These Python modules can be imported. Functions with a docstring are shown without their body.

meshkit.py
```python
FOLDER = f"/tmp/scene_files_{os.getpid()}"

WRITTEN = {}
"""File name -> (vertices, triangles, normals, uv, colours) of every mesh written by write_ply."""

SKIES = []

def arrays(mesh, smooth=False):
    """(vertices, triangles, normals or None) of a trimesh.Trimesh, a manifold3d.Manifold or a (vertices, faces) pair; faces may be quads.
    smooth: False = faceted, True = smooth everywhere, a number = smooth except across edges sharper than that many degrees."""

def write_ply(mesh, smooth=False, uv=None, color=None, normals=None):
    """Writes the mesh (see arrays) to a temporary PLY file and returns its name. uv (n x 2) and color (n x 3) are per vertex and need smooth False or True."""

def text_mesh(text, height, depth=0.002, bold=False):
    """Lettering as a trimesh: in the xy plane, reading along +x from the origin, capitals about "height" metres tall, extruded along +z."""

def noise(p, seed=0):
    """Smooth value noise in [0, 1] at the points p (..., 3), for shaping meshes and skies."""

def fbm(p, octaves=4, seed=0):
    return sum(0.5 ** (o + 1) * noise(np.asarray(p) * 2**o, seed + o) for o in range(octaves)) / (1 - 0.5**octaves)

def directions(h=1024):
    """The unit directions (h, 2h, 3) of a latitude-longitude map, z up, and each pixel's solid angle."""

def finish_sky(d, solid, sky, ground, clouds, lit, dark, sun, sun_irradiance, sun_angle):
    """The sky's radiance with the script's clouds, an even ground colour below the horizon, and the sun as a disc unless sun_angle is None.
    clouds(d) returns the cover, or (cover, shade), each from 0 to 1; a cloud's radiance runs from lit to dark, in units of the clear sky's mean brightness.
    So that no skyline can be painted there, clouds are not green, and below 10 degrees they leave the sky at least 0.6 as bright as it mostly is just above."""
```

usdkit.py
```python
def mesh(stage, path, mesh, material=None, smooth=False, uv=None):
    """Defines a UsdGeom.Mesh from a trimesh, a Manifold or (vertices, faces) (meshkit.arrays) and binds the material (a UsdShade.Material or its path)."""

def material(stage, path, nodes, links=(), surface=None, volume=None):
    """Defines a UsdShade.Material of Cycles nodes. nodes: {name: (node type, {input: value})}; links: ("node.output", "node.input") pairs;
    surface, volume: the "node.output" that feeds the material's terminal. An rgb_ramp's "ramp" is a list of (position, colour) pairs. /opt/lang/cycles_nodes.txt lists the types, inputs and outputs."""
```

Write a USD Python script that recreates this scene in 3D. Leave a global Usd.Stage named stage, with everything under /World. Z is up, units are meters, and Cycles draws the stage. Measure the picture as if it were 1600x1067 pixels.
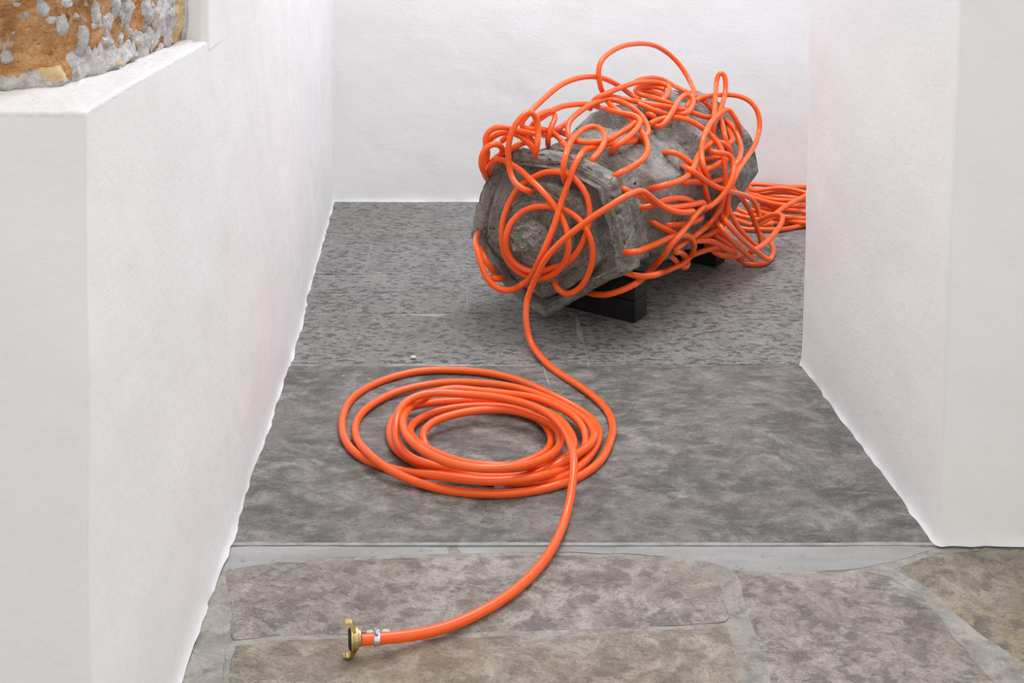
import math, random
import numpy as np, trimesh
from scipy.spatial import Delaunay
import shapely.geometry as sg
import usdkit, meshkit
from pxr import Usd, UsdGeom, UsdLux, Gf, Sdf, UsdShade

stage = Usd.Stage.CreateInMemory()
UsdGeom.SetStageUpAxis(stage, UsdGeom.Tokens.z)
UsdGeom.SetStageMetersPerUnit(stage, 1.0)
WORLD = UsdGeom.Xform.Define(stage, '/World')
stage.SetDefaultPrim(WORLD.GetPrim())

# ---------------------------------------------------------------- camera
F, EYE, YH, CX = 1765.0, 1.127, -167.0, 800.0      # focal length in pixels of the 1600 x 1067 frame, eye height, horizon row
cam = UsdGeom.Camera.Define(stage, '/World/camera')
cam.CreateHorizontalApertureAttr(36.0)
cam.CreateVerticalApertureAttr(36.0 * 1067 / 1600)
cam.CreateFocalLengthAttr(36.0 * F / 1600)
cam.CreateVerticalApertureOffsetAttr(-(533.5 - YH) / 1600 * 36.0)   # a view camera: level, lens shifted down
cam.CreateClippingRangeAttr(Gf.Vec2f(0.05, 100.0))
cam.AddTranslateOp().Set(Gf.Vec3d(0, 0, EYE))
cam.AddRotateXOp().Set(90.0)
cam.CreateExposureAttr(0.0)

# ---------------------------------------------------------------- light
dome = UsdLux.DomeLight.Define(stage, '/World/skylight_dome')
dome.CreateIntensityAttr(0.318); dome.CreateColorAttr(Gf.Vec3f(0.985, 0.985, 0.99))
def lamp(name, loc, target, w, h, power, col):
    l = UsdLux.RectLight.Define(stage, '/World/' + name)
    l.CreateWidthAttr(w); l.CreateHeightAttr(h); l.CreateIntensityAttr(power); l.CreateColorAttr(Gf.Vec3f(*col))
    m = Gf.Matrix4d(); m.SetLookAt(Gf.Vec3d(*loc), Gf.Vec3d(*target), Gf.Vec3d(0.01, 1, 0.02)); l.AddTransformOp().Set(m.GetInverse())
    return l
lamp('ceiling_lamp_alcove', (0.65, 3.3, 3.6), (0.60, 3.31, 0), 1.8, 1.4, 10.7, (0.99, 1.015, 1.14))
lamp('ceiling_lamp_hall', (0.4, 0.3, 3.4), (0.2, 1.5, 0), 1.8, 1.2, 1.5, (1.0, 0.86, 0.76))
for i, x in enumerate((-0.35, 0.25, 0.85)):
    lamp('track_spot_%03d' % (i + 1), (x, 1.35, 3.0), (x * 0.6 + 0.1, 2.2, 0), 0.10, 0.10, 30.0, (1.0, 0.97, 0.92))

# ---------------------------------------------------------------- helpers
L = '/World/Looks'
UsdGeom.Scope.Define(stage, L)
used = {}
def numbered(path):
    n = used.get(path, -1) + 1; used[path] = n
    return path if n == 0 else '%s_%03d' % (path, n)
def tag(p, label=None, category=None, group=None, kind=None):
    p = p.GetPrim() if hasattr(p, 'GetPrim') else p
    for k, v in (('label', label), ('category', category), ('group', group), ('kind', kind)):
        if v: p.SetCustomDataByKey(k, v)
    return p
def thing(name, label=None, category=None, group=None, kind=None):
    return tag(UsdGeom.Xform.Define(stage, numbered('/World/' + name)), label, category, group, kind)
def obj(name, mesh, mat, parent=None, smooth=30, **kw):
    base = str(parent.GetPath()) if parent else '/World'
    m = usdkit.mesh(stage, numbered(base + '/' + name), mesh, mat, smooth)
    return tag(m, **kw)
def fl(x, y, z=0.0):                                # photo pixel -> metres on the floor (a survey of the floor plan)
    t = (EYE - z) * F / (y - YH)
    return np.array([(x - CX) / F * t, t])
fbm = meshkit.fbm
def box(lo, hi):
    lo, hi = np.array(lo, float), np.array(hi, float)
    m = trimesh.creation.box(hi - lo); m.apply_translation((lo + hi) / 2); return m
def bevel_box(sx, sy, sz, r=0.003):
    p = sg.box(-sx / 2 + r, -sy / 2 + r, sx / 2 - r, sy / 2 - r).buffer(r, quad_segs=3)
    import manifold3d as m3
    pts = [(a * (sx / 2 - r), b * (sy / 2 - r), c * (sz / 2 - r)) for a in (-1, 1) for b in (-1, 1) for c in (-1, 1)]
    s = m3.Manifold.sphere(r, 12)
    h = m3.Manifold.batch_hull([s.translate(q) for q in pts]).to_mesh()
    return trimesh.Trimesh(h.vert_properties[:, :3], h.tri_verts, process=False)

# ---------------------------------------------------------------- materials
def ramp_mat(name, scale, stops, rough=0.6, bump=(), rot=0.0, stretch=(1, 1, 1), detail=6, layers=(), spec=0.4, rnoise=0.55, distortion=0.0):
    """noise -> colour ramp; bump: (scale, strength, distance) layers; layers: (scale, colour, lo, hi, amount) blotches mixed over the base"""
    n = {'g': ('geometry', {}), 'map': ('mapping', {'scale': stretch}),
         'n': ('noise_texture', {'scale': scale, 'detail': detail, 'roughness': rnoise, 'distortion': distortion}),
         'r': ('rgb_ramp', {'ramp': stops}), 'p': ('principled_bsdf', {'roughness': rough, 'specular_ior_level': spec})}
    l = [('g.position', 'map.vector'), ('map.vector', 'n.vector'), ('n.fac', 'r.fac')]
    col = 'r.color'
    for i, (sc, c, lo, hi, amt, st) in enumerate(layers):
        a = 'L%d' % i
        n[a + 'm'] = ('mapping', {'scale': st, 'location': (3.1 * i + 1.7, 1.3 * i, 0.4), 'rotation': (0.0, 0.0, rot)})
        n[a + 'n'] = ('noise_texture', {'scale': sc, 'detail': 5.0, 'roughness': 0.6})
        n[a + 'r'] = ('map_range', {'from_min': lo, 'from_max': hi, 'to_min': 0.0, 'to_max': amt, 'clamp': True})
        n[a + 'x'] = ('mix_color', {'b': c})
        l += [('g.position', a + 'm.vector'), (a + 'm.vector', a + 'n.vector'), (a + 'n.fac', a + 'r.value'), (a + 'r.result', a + 'x.fac'), (col, a + 'x.a')]
        col = a + 'x.result'
    l.append((col, 'p.base_color'))
    prev = None
    for i, (sc, strength, dist, st) in enumerate(bump):
        a = 'B%d' % i
        n[a + 'm'] = ('mapping', {'scale': st, 'rotation': (0.0, 0.0, rot), 'location': (4.8, 1.3, 0.4)})
        n[a + 'n'] = ('noise_texture', {'scale': sc, 'detail': 6.0, 'roughness': 0.6})
        n[a + 'b'] = ('bump', {'strength': strength, 'distance': dist})
        l += [('g.position', a + 'm.vector'), (a + 'm.vector', a + 'n.vector'), (a + 'n.fac', a + 'b.height')]
        if prev: l.append((prev, a + 'b.normal'))
        prev = a + 'b.normal'
    if prev: l.append((prev, 'p.normal'))
    return usdkit.material(stage, L + '/' + name, n, l, surface='p.BSDF')

U = (1, 1, 1)
M_wall = ramp_mat('white_plaster', 3.0, [(0.3, (0.80, 0.795, 0.785)), (0.7, (0.845, 0.84, 0.83))], rough=0.65,
                  bump=[(9, 0.07, 0.03, (1, 1, 1.6)), (60, 0.07, 0.006, (1, 1, 1.5)), (260, 0.10, 0.002, (1, 1, 1.5))], spec=0.25)
M_ledge = ramp_mat('ledge_paint', 9.0, [(0.3, (0.68, 0.68, 0.675)), (0.7, (0.74, 0.74, 0.735))], rough=0.6, bump=[(60, 0.5, 0.01, U), (300, 0.3, 0.002, U)], spec=0.25)

def stone_mat(name, a, b, c, tint, tint_amt, pit, pitst, rough=0.5, pitcol=(0.04, 0.04, 0.038), pitamt=0.7, lo=0.50, hi=0.62, light=(0.40, 0.39, 0.37), lightamt=0.35, bumpk=1.0, dist=0.8, sc=14.0, rot=0.5):
    return ramp_mat(name, sc, [(0.36, a), (0.5, b), (0.62, c)], rough=rough, spec=0.35, detail=11, rnoise=0.72, distortion=dist, rot=rot,
                    layers=[(2.6, tint, 0.46, 0.58, tint_amt, U), (pit, pitcol, lo, hi, pitamt, pitst), (pit * 1.7, light, 0.52, 0.64, lightamt, pitst), (150, pitcol, 0.54, 0.64, 0.5, U), (210, light, 0.60, 0.70, 0.6, U)],
                    bump=[(pit, 0.9 * bumpk, 0.03, pitst), (150, 0.6 * bumpk, 0.006, U), (12, 0.3 * bumpk, 0.03, U)])
M_tile = stone_mat('tooled_grey_slab', (0.225, 0.223, 0.205), (0.305, 0.298, 0.274), (0.38, 0.368, 0.338), (0.25, 0.232, 0.20), 0.35, 58, (0.75, 1.15, 1), pitcol=(0.085, 0.083, 0.075), pitamt=0.8, lo=0.515, hi=0.585, light=(0.44, 0.43, 0.40), lightamt=0.5)
M_dark = stone_mat('dark_slab', (0.080, 0.079, 0.068), (0.148, 0.142, 0.124), (0.265, 0.25, 0.222), (0.185, 0.155, 0.155), 0.6, 16, (0.8, 1.4, 1), pitcol=(0.058, 0.058, 0.052), pitamt=0.6, lo=0.47, hi=0.60, lightamt=0.3, light=(0.36, 0.345, 0.32), bumpk=0.6, dist=1.6, sc=9.0)
M_flag = stone_mat('worn_flagstone', (0.205, 0.172, 0.134), (0.325, 0.285, 0.23), (0.45, 0.40, 0.33), (0.30, 0.215, 0.12), 0.5, 22, (0.9, 1.3, 1), pitcol=(0.155, 0.132, 0.105), pitamt=0.55, lo=0.50, hi=0.60, dist=1.4, light=(0.47, 0.42, 0.37))
M_flag2 = stone_mat('worn_mauve_flagstone', (0.205, 0.175, 0.154), (0.335, 0.297, 0.265), (0.47, 0.42, 0.38), (0.255, 0.215, 0.175), 0.55, 24, (0.9, 1.2, 1), pitcol=(0.150, 0.132, 0.115), pitamt=0.7, lo=0.49, hi=0.57, dist=1.4, light=(0.49, 0.445, 0.41), lightamt=0.5)
M_flag3 = stone_mat('worn_tan_flagstone', (0.21, 0.172, 0.125), (0.32, 0.27, 0.20), (0.43, 0.375, 0.29), (0.34, 0.25, 0.125), 0.5, 26, U, pitcol=(0.13, 0.122, 0.108), pitamt=0.7, lo=0.51, hi=0.60, dist=1.4)
M_mortar = ramp_mat('grey_mortar', 16.0, [(0.34, (0.215, 0.20, 0.175)), (0.5, (0.315, 0.295, 0.262)), (0.66, (0.42, 0.395, 0.355))], rough=0.7, detail=11, rnoise=0.72, spec=0.3, distortion=1.0,
                    bump=[(30, 0.6, 0.02, (1, 1.4, 1)), (180, 0.5, 0.005, U)], layers=[(46, (0.14, 0.132, 0.12), 0.54, 0.66, 0.55, U), (120, (0.45, 0.43, 0.40), 0.58, 0.70, 0.5, U)])
M_strip = ramp_mat('smooth_cement', 7.0, [(0.3, (0.23, 0.235, 0.225)), (0.5, (0.31, 0.31, 0.295)), (0.7, (0.38, 0.375, 0.355))], rough=0.65, detail=10, rnoise=0.65, spec=0.3, stretch=(0.4, 2.0, 1),
                    bump=[(40, 0.35, 0.01, (0.4, 2.5, 1)), (220, 0.35, 0.003, U)], layers=[(60, (0.16, 0.155, 0.145), 0.60, 0.70, 0.6, U), (6, (0.27, 0.235, 0.20), 0.5, 0.62, 0.5, U)])
M_grout = ramp_mat('pale_grout', 30.0, [(0.35, (0.24, 0.235, 0.22)), (0.65, (0.36, 0.355, 0.335))], rough=0.75, detail=8, spec=0.25)
M_hose = usdkit.material(stage, L + '/orange_hose', {
    'g': ('geometry', {}), 'n': ('noise_texture', {'scale': 500.0, 'detail': 2.0}), 'b': ('bump', {'strength': 0.06, 'distance': 0.001}),
    'p': ('principled_bsdf', {'base_color': (0.89, 0.110, 0.010), 'roughness': 0.27, 'specular_ior_level': 0.5, 'subsurface_weight': 0.0})},
    [('g.position', 'n.vector'), ('n.fac', 'b.height'), ('b.normal', 'p.normal')], surface='p.BSDF')
M_conc = ramp_mat('raw_concrete', 20.0, [(0.34, (0.165, 0.162, 0.138)), (0.5, (0.285, 0.278, 0.242)), (0.64, (0.44, 0.43, 0.385))], rough=0.8, detail=11, rnoise=0.74, spec=0.25, distortion=0.6,
                  layers=[(4, (0.40, 0.385, 0.345), 0.50, 0.62, 0.5, U), (11, (0.15, 0.146, 0.13), 0.54, 0.64, 0.5, U), (110, (0.03, 0.029, 0.026), 0.655, 0.69, 0.9, U), (170, (0.50, 0.48, 0.45), 0.58, 0.68, 0.5, U)],
                  bump=[(60, 0.9, 0.02, U), (220, 0.7, 0.006, U)])
M_black = ramp_mat('black_timber', 30.0, [(0.3, (0.006, 0.006, 0.006)), (0.7, (0.012, 0.012, 0.012))], rough=0.45, bump=[(60, 0.2, 0.003, (1, 1, 6))], spec=0.3)
def plain(name, col, rough, metallic=0.0, bumpn=None):
    n = {'p': ('principled_bsdf', {'base_color': col, 'roughness': rough, 'metallic': metallic}), 'g': ('geometry', {}),
         'n': ('noise_texture', {'scale': 260.0, 'detail': 3.0}), 'b': ('bump', {'strength': 0.12 if bumpn is None else bumpn, 'distance': 0.001})}
    return usdkit.material(stage, L + '/' + name, n, [('g.position', 'n.vector'), ('n.fac', 'b.height'), ('b.normal', 'p.normal')], surface='p.BSDF')
M_brass = plain('brass', (0.56, 0.42, 0.18), 0.36, 1.0, 0.3)
M_steel = plain('zinc_steel', (0.72, 0.73, 0.74), 0.28, 1.0)
M_rubber = plain('black_rubber', (0.010, 0.010, 0.012), 0.5)
M_grit = plain('pale_grit', (0.62, 0.58, 0.50), 0.8)
M_rubble = ramp_mat('orange_rubble_stone', 26.0, [(0.28, (0.20, 0.08, 0.025)), (0.38, (0.44, 0.19, 0.068)), (0.48, (0.60, 0.295, 0.115)), (0.58, (0.74, 0.44, 0.21)), (0.70, (0.84, 0.66, 0.43))], rough=0.85, detail=11, rnoise=0.75, spec=0.2, distortion=0.3, stretch=(1, 1, 1.5),
                    layers=[(8, (0.30, 0.14, 0.05), 0.46, 0.56, 0.75, U), (60, (0.12, 0.055, 0.025), 0.60, 0.67, 0.8, (1, 1, 1.6)), (45, (0.55, 0.50, 0.45), 0.60, 0.68, 0.7, (1, 1, 0.7))], bump=[(40, 0.7, 0.03, U), (160, 0.45, 0.008, U)])
M_rmortar = ramp_mat('pale_old_mortar', 40.0, [(0.32, (0.46, 0.43, 0.40)), (0.5, (0.70, 0.675, 0.65)), (0.66, (0.82, 0.81, 0.79))], rough=0.85, detail=11, rnoise=0.72, spec=0.2, bump=[(70, 0.9, 0.02, U), (250, 0.6, 0.005, U)], layers=[(70, (0.50, 0.32, 0.16), 0.60, 0.68, 0.6, U)])
M_gmortar = ramp_mat('grey_old_mortar', 40.0, [(0.32, (0.38, 0.37, 0.365)), (0.5, (0.60, 0.59, 0.585)), (0.66, (0.76, 0.75, 0.74))], rough=0.85, detail=11, rnoise=0.72, spec=0.2, bump=[(70, 0.9, 0.02, U), (250, 0.6, 0.005, U)], layers=[(60, (0.30, 0.16, 0.07), 0.58, 0.66, 0.6, U)])
M_ochre = ramp_mat('ochre_lime', 25.0, [(0.3, (0.50, 0.35, 0.15)), (0.7, (0.70, 0.54, 0.31))], rough=0.85, detail=10, rnoise=0.7, spec=0.2, bump=[(70, 0.8, 0.012, U)], layers=[(60, (0.40, 0.22, 0.08), 0.56, 0.66, 0.6, U)])

# ---------------------------------------------------------------- floor: each slab and flagstone a part
def slab(poly, top=0.0, thick=0.05, inset=0.0025, step=0.016, rag=0.0, relief=0.0012, edge=0.004, seed=0, zfun=None):
    """a stone of the given plan outline: worn rounded edge, slightly uneven top"""
    P = sg.Polygon(poly).buffer(-inset)
    n = max(8, int(P.exterior.length / step)); e = np.array([P.exterior.interpolate(i / n, True).coords[0] for i in range(n)])
    if rag:
        c = np.c_[e, np.zeros(n)]
        e = e + rag * np.c_[fbm(c * 22, 4, seed) - 0.5, fbm(c * 22 + 50, 4, seed) - 0.5] * 2
        P = sg.Polygon(e).buffer(0)
    x0, y0, x1, y1 = P.bounds
    gx, gy = np.meshgrid(np.arange(x0, x1, step), np.arange(y0, y1, step))
    g = np.c_[gx.ravel(), gy.ravel()]
    import shapely
    pts = shapely.points(g); inner = P.buffer(-step * 0.6)
    g = g[shapely.contains(inner, pts)]
    rim2 = P.buffer(-0.004)
    v2 = np.vstack([e, g]); d = Delaunay(v2); tri = d.simplices
    ok = shapely.contains(P.buffer(1e-6), shapely.points(v2[tri].mean(1))); tri = tri[ok]
    a, b, c = v2[tri[:, 0]], v2[tri[:, 1]], v2[tri[:, 2]]
    flip = ((b - a)[:, 0] * (c - a)[:, 1] - (b - a)[:, 1] * (c - a)[:, 0]) < 0
    tri[flip] = tri[flip][:, ::-1]
    dist = shapely.distance(shapely.points(v2), P.exterior)
    c3 = np.c_[v2, np.zeros(len(v2))]
    z = top - edge * np.exp(-dist / 0.006) + relief * 2 * (fbm(c3 * 9, 4, seed + 3) - 0.5)
    if zfun is not None: z = z + zfun(v2)
    top3 = np.c_[v2, z]; m = len(e)
    bot = np.c_[e, np.full(m, top - thick)]
    v = np.vstack([top3, bot]); k = len(top3)
    i = np.arange(m); j = (i + 1) % m
    ccw = sg.Polygon(e).exterior.is_ccw
    side = np.vstack([np.c_[i, k + i, k + j], np.c_[i, k + j, j]])
    side = side if ccw else side[:, ::-1]
    return trimesh.Trimesh(v, np.vstack([tri, side]), process=False)

floor = thing('floor', kind='structure', label='stone floor of grey tooled slabs and worn flagstones')
obj('mortar_bed', slab([(-3.0, -1.2), (3.2, -1.2), (3.2, 1.965), (-3.0, 1.965)], top=-0.0042, thick=0.08, step=0.03, relief=0.0012, edge=0.0, seed=90), M_mortar, floor)
obj('grout_bed', box((-1.2, 1.955, -0.08), (3.2, 5.0, -0.0012)), M_grout, floor)
D = [4.17, 4.0, 3.69, 3.34, 3.03, 2.70]
rows = [(4.17, 4.0, [-0.9, 0.25, 1.2, 2.6]), (4.0, 3.69, [-0.9, 0.62, 1.55, 2.6]), (3.69, 3.34, [-0.9, -0.44, 0.9, 1.7, 2.6]),
        (3.34, 3.03, [-0.9, -0.12, 0.568, 1.4, 2.6]), (3.03, 2.70, [-0.9, 0.185, 1.05, 1.9, 2.6])]
k = 0
for d1, d0, xs in rows:
    for xa, xb in zip(xs, xs[1:]):
        k += 1
        sk = -0.012
        obj('slab', slab([(xa, d0), (xb, d0), (xb + sk, d1), (xa + sk, d1)], top=0.001 + 0.0012 * ((k * 7) % 5 - 2) / 2, seed=k, inset=0.0013, edge=0.0012, step=0.02, rag=0.0008), M_tile, floor)
# threshold slab and front flagstones (plan surveyed from the photo)
obj('slab', slab([(-0.62, 1.962), (0.84, 1.962), (0.80, 2.70), (-0.62, 2.70)], top=0.002, seed=31, inset=0.0012, edge=0.003, relief=0.002), M_dark, floor)
def P(*px): return [tuple(fl(x, y)) for x, y in px]
obj('flagstone', slab(P((352, 884), (420, 874), (640, 868), (860, 862), (1000, 864), (1090, 876), (1128, 900), (1142, 968), (1000, 978), (830, 984), (600, 986), (450, 991), (358, 998)), seed=41, rag=0.005, edge=0.0035, relief=0.0022), M_flag2, floor)
obj('flagstone', slab(P((366, 1002), (450, 994.5), (600, 989.5), (830, 987.5), (1000, 981.5), (1138, 972), (1165, 1067), (1230, 1250), (320, 1250), (350, 1080)), seed=42, rag=0.0045, edge=0.004, relief=0.0022), M_flag, floor)
obj('flagstone', slab(P((1150, 892), (1250, 893), (1345, 886), (1386, 890), (1440, 925), (1476, 958), (1560, 1067), (1680, 1250), (1260, 1250), (1205, 1067), (1172, 975)), seed=43, rag=0.008, edge=0.004, relief=0.0022), M_flag2, floor)
obj('flagstone', slab(P((1392, 884), (1466, 858), (1600, 850), (1900, 850), (1900, 1150), (1640, 1067), (1484, 952), (1444, 914)), seed=44, rag=0.007, edge=0.005, relief=0.0022), M_flag3, floor)
obj('flagstone', slab(P((1650, 1080), (1900, 1165), (1900, 1250), (1720, 1250)), seed=45, rag=0.006, edge=0.006), M_flag2, floor)
obj('mortar_strip', slab(P((356, 850), (1462, 850), (1420, 866), (1340, 884), (1250, 889), (1150, 888), (1095, 872), (1000, 860), (860, 857), (640, 861), (440, 872), (410, 884), (348, 890)), top=-0.0005, seed=46, rag=0.005, edge=0.0035, inset=-0.003, relief=0.0015), M_strip, floor)
obj('mortar_strip', slab(P((340, 890), (352, 1000), (345, 1075), (318, 1250), (240, 1250), (280, 1080)), top=-0.0012, seed=47, rag=0.006, edge=0.002, inset=0.0005, relief=0.003), M_mortar, floor)

obj('mortar_strip', slab(P((847.5, 571.5), (850, 571.5), (854, 588), (860.5, 606), (858.5, 606), (851.5, 588)), top=0.0032, thick=0.004, seed=48, inset=0.0, edge=0.0, step=0.01, relief=0.0), M_mortar, floor)

# ---------------------------------------------------------------- walls
def wall_sheet(path, z0, z1, lean=None, step=0.025, amp=0.004, foot=0.0085, seed=0, cap=None, thick=0.25, round_r=0.012):
    """a plastered wall along a plan path (left side = room), uneven, with a ragged foot of paint and rounded corners"""
    p = np.array(path, float); ln = sg.LineString(p); c = ln
    n = int(ln.length / step) + 1; s = np.linspace(0, ln.length, n)
    # add corner points with a small radius
    extra = [ln.project(sg.Point(q)) + o for q in p[1:-1] for o in (-round_r, -round_r * 0.5, 0, round_r * 0.5, round_r)]
    s = np.unique(np.clip(np.r_[s, extra], 0, ln.length)); n = len(s)
    q = np.array([ln.interpolate(t).coords[0] for t in s])
    for _ in range(2): q[1:-1] = np.where((np.abs(s[1:-1, None] - np.array([0])) >= 0), q[1:-1] * 0.5 + (q[:-2] + q[2:]) * 0.25, q[1:-1])
    t = np.gradient(q, axis=0); t /= np.linalg.norm(t, axis=1)[:, None]
    nrm = np.c_[-t[:, 1], t[:, 0]]
    zz = np.r_[z0, z0 + 0.006, z0 + 0.014, z0 + 0.028, np.arange(z0 + 0.05, z1 - 1e-6, step), z1]
    V = []
    for z in zz:
        x = q.copy()
        if lean is not None: x = x + lean(q, z)
        c3 = np.c_[q, np.full(n, z)]
        off = amp * 2 * (fbm(c3 * 5, 3, seed) - 0.5) + amp * 0.5 * (fbm(c3 * 26, 3, seed + 9) - 0.5)
        if foot: off = off + foot * (0.2 + 1.6 * (fbm(c3 * 34, 5, seed + 5) - 0.15)) * math.exp(-(z - z0) / 0.010)
        V.append(np.c_[x + nrm * off[:, None], np.full(n, z)])
    V = np.array(V); m = len(zz)
    idx = np.arange(m * n).reshape(m, n)
    f = np.vstack([np.c_[idx[:-1, :-1].ravel(), idx[:-1, 1:].ravel(), idx[1:, 1:].ravel()], np.c_[idx[:-1, :-1].ravel(), idx[1:, 1:].ravel(), idx[1:, :-1].ravel()]])
    return trimesh.Trimesh(V.reshape(-1, 3), f, process=False), V[-1], nrm

def solid_wall(path, back, z0, z1, **kw):
    """the plastered skin closed by a plain back and top, so that the wall has a body"""
    skin, top, nrm = wall_sheet(path, z0, z1, **kw)
    # top cap and back: fan between the skin's top line and the back outline
    b = np.array([sg.LineString(back).interpolate(u, True).coords[0] for u in np.linspace(0, 1, len(top))])
    n = len(top); v = np.vstack([top, np.c_[b, np.full(n, z1)], np.c_[b, np.full(n, z0)]])
    i = np.arange(n - 1)
    f = np.vstack([np.c_[i, i + 1, n + i + 1], np.c_[i, n + i + 1, n + i], np.c_[n + i, n + i + 1, 2 * n + i + 1], np.c_[n + i, 2 * n + i + 1, 2 * n + i]])
    return trimesh.util.concatenate([skin, trimesh.Trimesh(v, f, process=False)])

LEDGE = 0.891
HT = 3.6
xl = lambda d: -0.4235 - 0.0352 * d if d < 1.97 else (np.interp(d, [1.97, 2.70, 4.20], [-0.4928, -0.535, -0.6607]))
left_lean = lambda q, z: np.c_[np.interp(q[:, 1], [1.217, 1.80], [-0.008, 0]) * z, np.zeros(len(q))]
wl = thing('wall_left', kind='structure', label='white plastered pier and left wall of the niche')
path_low = [(-2.6, 1.217), (-0.4535, 1.217), (xl(1.80), 1.80), (xl(1.97), 1.97)]
# left side of a path = room: walk so that the room lies to the left
def rev(p): return p[::-1]
DZ = LEDGE - 0.0055
obj('dado', solid_wall(rev(path_low), rev([(-2.6, 1.7), (-0.9, 1.7), (-0.9, 1.9), (-0.9, 1.97)]), 0.0, DZ, lean=left_lean, seed=1), M_wall, wl)
path_up = [(-1.2, 1.80), (-0.495, 1.80), (-0.4855, 1.806), (xl(1.97), 1.97)]
obj('upper_plaster', solid_wall(rev(path_up), rev([(-1.2, 2.1), (-0.95, 2.1), (-0.95, 2.1), (-0.9, 2.1)]), LEDGE - 0.014, HT, seed=1, foot=0.0, round_r=0.006), M_wall, wl)
obj('niche_wall', solid_wall(rev([(xl(1.965), 1.965), (xl(2.70), 2.70), (xl(4.16), 4.16)]), rev([(-1.1, 1.97), (-1.1, 3), (-1.1, 4.16)]), 0.0, HT, seed=1), M_wall, wl)
wb = obj('wall_back', solid_wall([(2.8, 4.135), (1.0, 4.13), (-0.75, 4.125)], [(2.8, 4.4), (1.0, 4.4), (-0.75, 4.4)], 0.0, HT, seed=6, foot=0.008), M_wall, kind='structure', label='white plastered back wall of the niche')
right_lean = lambda q, z: np.c_[np.interp(q[:, 1], [1.955, 2.70], [0.0443, 0.0243]) * z, np.zeros(len(q))]
wr = obj('wall_right', solid_wall([(3.0, 1.952), (0.7365, 1.955), (0.692, 2.70), (3.0, 2.72)], [(3.0, 2.3), (1.1, 2.3), (1.0, 2.35), (3.0, 2.4)], 0.0, HT, lean=right_lean, seed=8), M_wall, kind='structure', label='white plastered pier on the right of the niche')
obj('wall_side', box((2.8, 2.7, 0), (2.95, 4.4, HT)), M_wall, kind='structure', label='white side wall of the niche beyond the right pier')

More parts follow.
